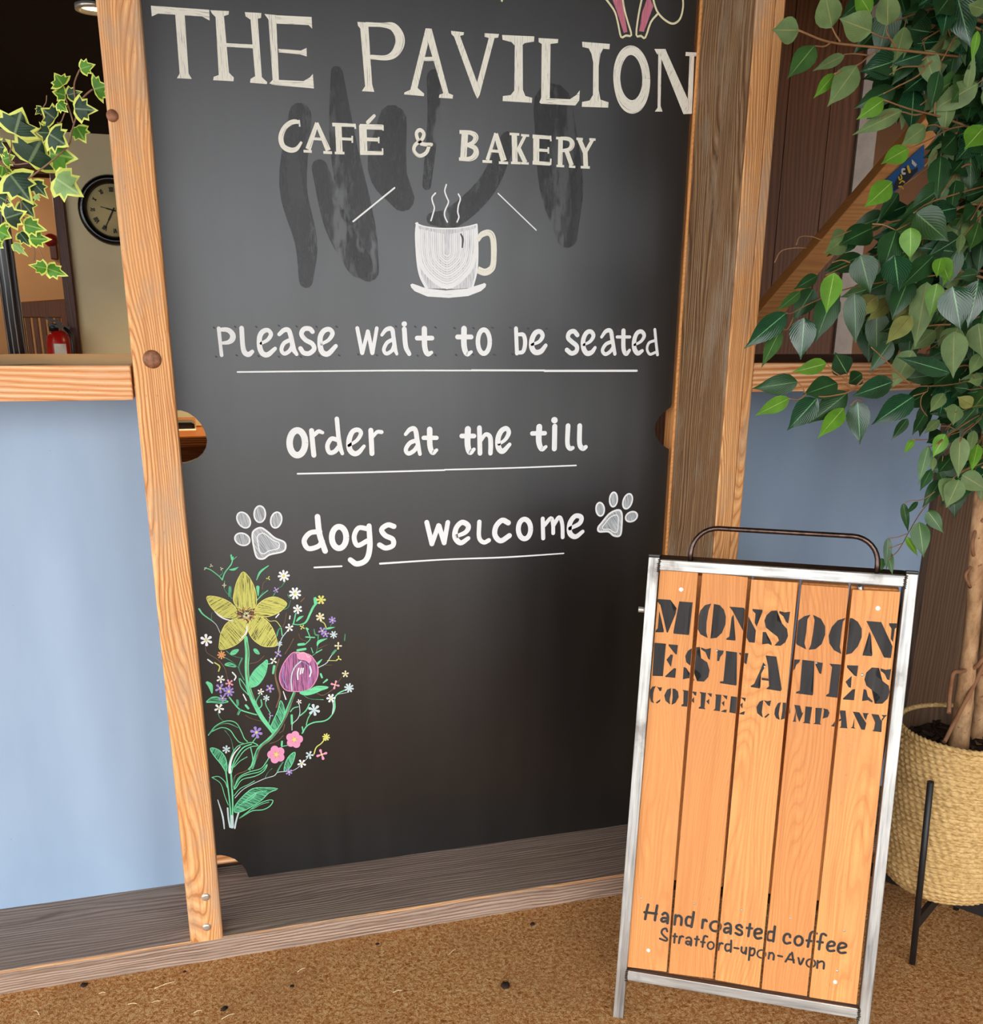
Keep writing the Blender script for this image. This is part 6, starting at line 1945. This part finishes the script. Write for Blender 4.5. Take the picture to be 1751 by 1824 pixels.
for k in range(8):
    a0 = -PI / 2 - .30 + .95 * k / 8
    a1_ = -PI / 2 - .30 + .95 * (k + 1) / 8
    n0 = len(m.v)
    for a, z in ((a0, zz0), (a1_, zz0), (a1_, zz1), (a0, zz1)):
        m.v.append(Vector((ec.x + (r_e + .0008) * math.cos(a), ye_ + (r_e + .0008) * math.sin(a), z)))
    m.face((n0, n0 + 1, n0 + 2, n0 + 3), 0, None, True)
m.build('label', M['white'], ext)
m = MB(); m.box((ec.x - .03, ye_ + r_e * .9, ztp - .16), (ec.x + .03, YW, ztp - .10)); m.build('wall_bracket', M['black_metal'], ext)
m = MB(); m.box((ec.x - r_e * .7, ye_ - .02, ztp - .492), (ec.x + r_e * .7, YW, ztp - .481)); m.build('base_bracket', M['black_metal'], ext)

qa = onY(90, 428, 6.6 - .03)
bell = thing('call_point', 'small dark red fixture over a black box on tan hall wall', 'wall fixture', (qa.x, 6.57, qa.z))
rr_ = 11.5 * mpp(90, 428, 6.57)
m = MB(); m.lathe([(rr_ * .9, 0), (rr_, -.02), (rr_ * .8, -.05), (.001, -.055)], (qa.x, 6.6, qa.z), 'Y', 20); m.build('red_dome', M['darkred'], bell)
qb, qc = onY(88, 436, 6.57), onY(103, 462, 6.57)
m = MB(); m.box((qb.x, 6.56, qc.z), (qc.x, 6.6, qb.z)); m.build('black_box', M['doorwood'], bell, .004)

# table and till glimpsed through the left cut-out
yt = 3.1
tl = onY(325, 777, yt)
tbl = thing('side_table', 'orange brown wooden table glimpsed through the left cut-out of the chalkboard', 'table', (-.02, yt + .3, .35))
tz = tl.z
m = MB(); m.box((-.30, yt, tz - .035), (.42, yt + .62, tz)); m.build('table_top', M['tabletop'], tbl, .004)
m = MB(); m.box((-.26, yt + .03, tz - .16), (.38, yt + .05, tz - .036)); m.build('apron', M['tabletop'], tbl)
m = MB(); m.box((-.26, yt + .55, tz - .16), (.38, yt + .57, tz - .036)); m.build('apron', M['tabletop'], tbl)
for x in (-.26, .34):
    for y in (yt + .03, yt + .53):
        m = MB(); m.box((x, y, .35), (x + .045, y + .045, tz - .036)); m.build('leg', M['tabletop'], tbl)
k0, k1 = onY(318, 771, yt + .2), onY(349, 753, yt + .2)
till = thing('till', 'black boxed machine on a cream base, glimpsed through the left cut-out', 'till', ((k0.x + k1.x) / 2, yt + .25, tz))
m = MB(); m.box((k0.x - .08, yt + .16, tz + .003), (k1.x + .0, yt + .30, onY(335, 770, yt + .18).z)); m.build('base', M['white'], till, .008)
m = MB(); m.box((k0.x - .07, yt + .18, onY(335, 769.5, yt + .18).z), (k1.x - .004, yt + .29, onY(335, 753, yt + .18).z)); m.build('body', M['black_gloss'], till, .008)
q0, q1 = onY(350.5, 776, yt + .3), onY(358, 720, yt + .3)
cup = thing('carton', 'narrow cream upright carton beside the till on the table', 'carton', ((q0.x + q1.x) / 2, yt + .3, tz))
m = MB(); m.box((q0.x, yt + .27, tz + .001), (q1.x, yt + .34, tz + .16)); m.build('box_body', M['cream'], cup, .003)

# ---------------------------------------------------------------- banner tied along the brace
ybn = YBR - .012
z5 = zm(1480, 180, 6.461)
c = [onY(*z5(*p), ybn) for p in ((1075, 500), (632, 905), (700, 1075), (1075, 760))]
ban = thing('blue_banner', 'blue and black banner with yellow letters tied along the slanting brace', 'banner', c[1])
m = MB()
m.v += c + [q + Vector((0, .004, 0)) for q in c]
m.face((0, 1, 2, 3)); m.face((7, 6, 5, 4))
for i in range(4):
    j = (i + 1) % 4
    m.face((j, i, 4 + i, 4 + j))
m.build('cloth', M['banner_blue'], ban)
db = Draw(lambda x, y: onY(x, y, ybn), (0, -1, 0), .0006)
db.P(z5, [(835, 770), (720, 960), (715, 1040), (850, 960), (1000, 800), (1000, 760), (920, 800), (880, 740)], M['banner_dark'])
db.S(z5, [(845, 785), (820, 790), (822, 830), (850, 835)], 20, M['white'])
db.S(z5, [(885, 755), (905, 815)], 26, M['banner_yellow'])
db.S(z5, [(780, 875), (790, 905), (815, 890), (805, 850)], 14, M['banner_yellow'])
db.S(z5, [(790, 945), (820, 920), (845, 935)], 14, M['banner_yellow'])
db.S(z5, [(780, 985), (815, 985), (830, 1010)], 14, M['banner_yellow'])
db.P(z5, [(930, 670), (990, 730), (970, 760), (930, 720)], M['white'])
db.build('lettering', ban)

# ---------------------------------------------------------------- bits lying on the coir
for k, (a, b) in enumerate((((275, 1761), (312, 1748)), ((176, 1770), (188, 1768)), ((270, 1786), (286, 1783)), ((395, 1815), (418, 1805)), ((530, 1731), (544, 1724)), ((62, 1800), (70, 1808)), ((228, 1789), (244, 1788)), ((345, 1804), (360, 1800)), ((800, 1700), (812, 1690)), ((700, 1768), (716, 1764)))):
    A_, B_ = onZ(*a, .003), onZ(*b, .003)
    m = MB(); md = (A_ + B_) / 2 + Vector((.001, .002, .001))
    m.tube(smooth_path([tuple(A_), tuple(md), tuple(B_)], 4), .0009, 5)
    o = m.build('straw', M['banner_yellow'] if False else M['cream'])
    tag(o, 'thin pale straw lying on the coir matting', 'straw', 'straws on the matting')
for k, (px, py, r) in enumerate(((150, 1755, .008), (329, 1731, .004), (901, 1755, .011), (948, 1646, .006), (520, 1757, .005), (400, 1797, .008), (672, 1682, .005))):
    c = onZ(px, py, .0)
    m = MB(); m.lathe([(r, 0), (r * .9, r * .35), (r * .3, r * .5)], c, seg=9)
    for i in range(len(m.v)):
        m.v[i] += Vector((rnd.uniform(-.3, .3) * r, rnd.uniform(-.3, .3) * r, 0))
    o = m.build('crumb', M['soil'])
    tag(o, 'dark crumb of debris lying on the coir matting', 'debris', 'crumbs on the matting')
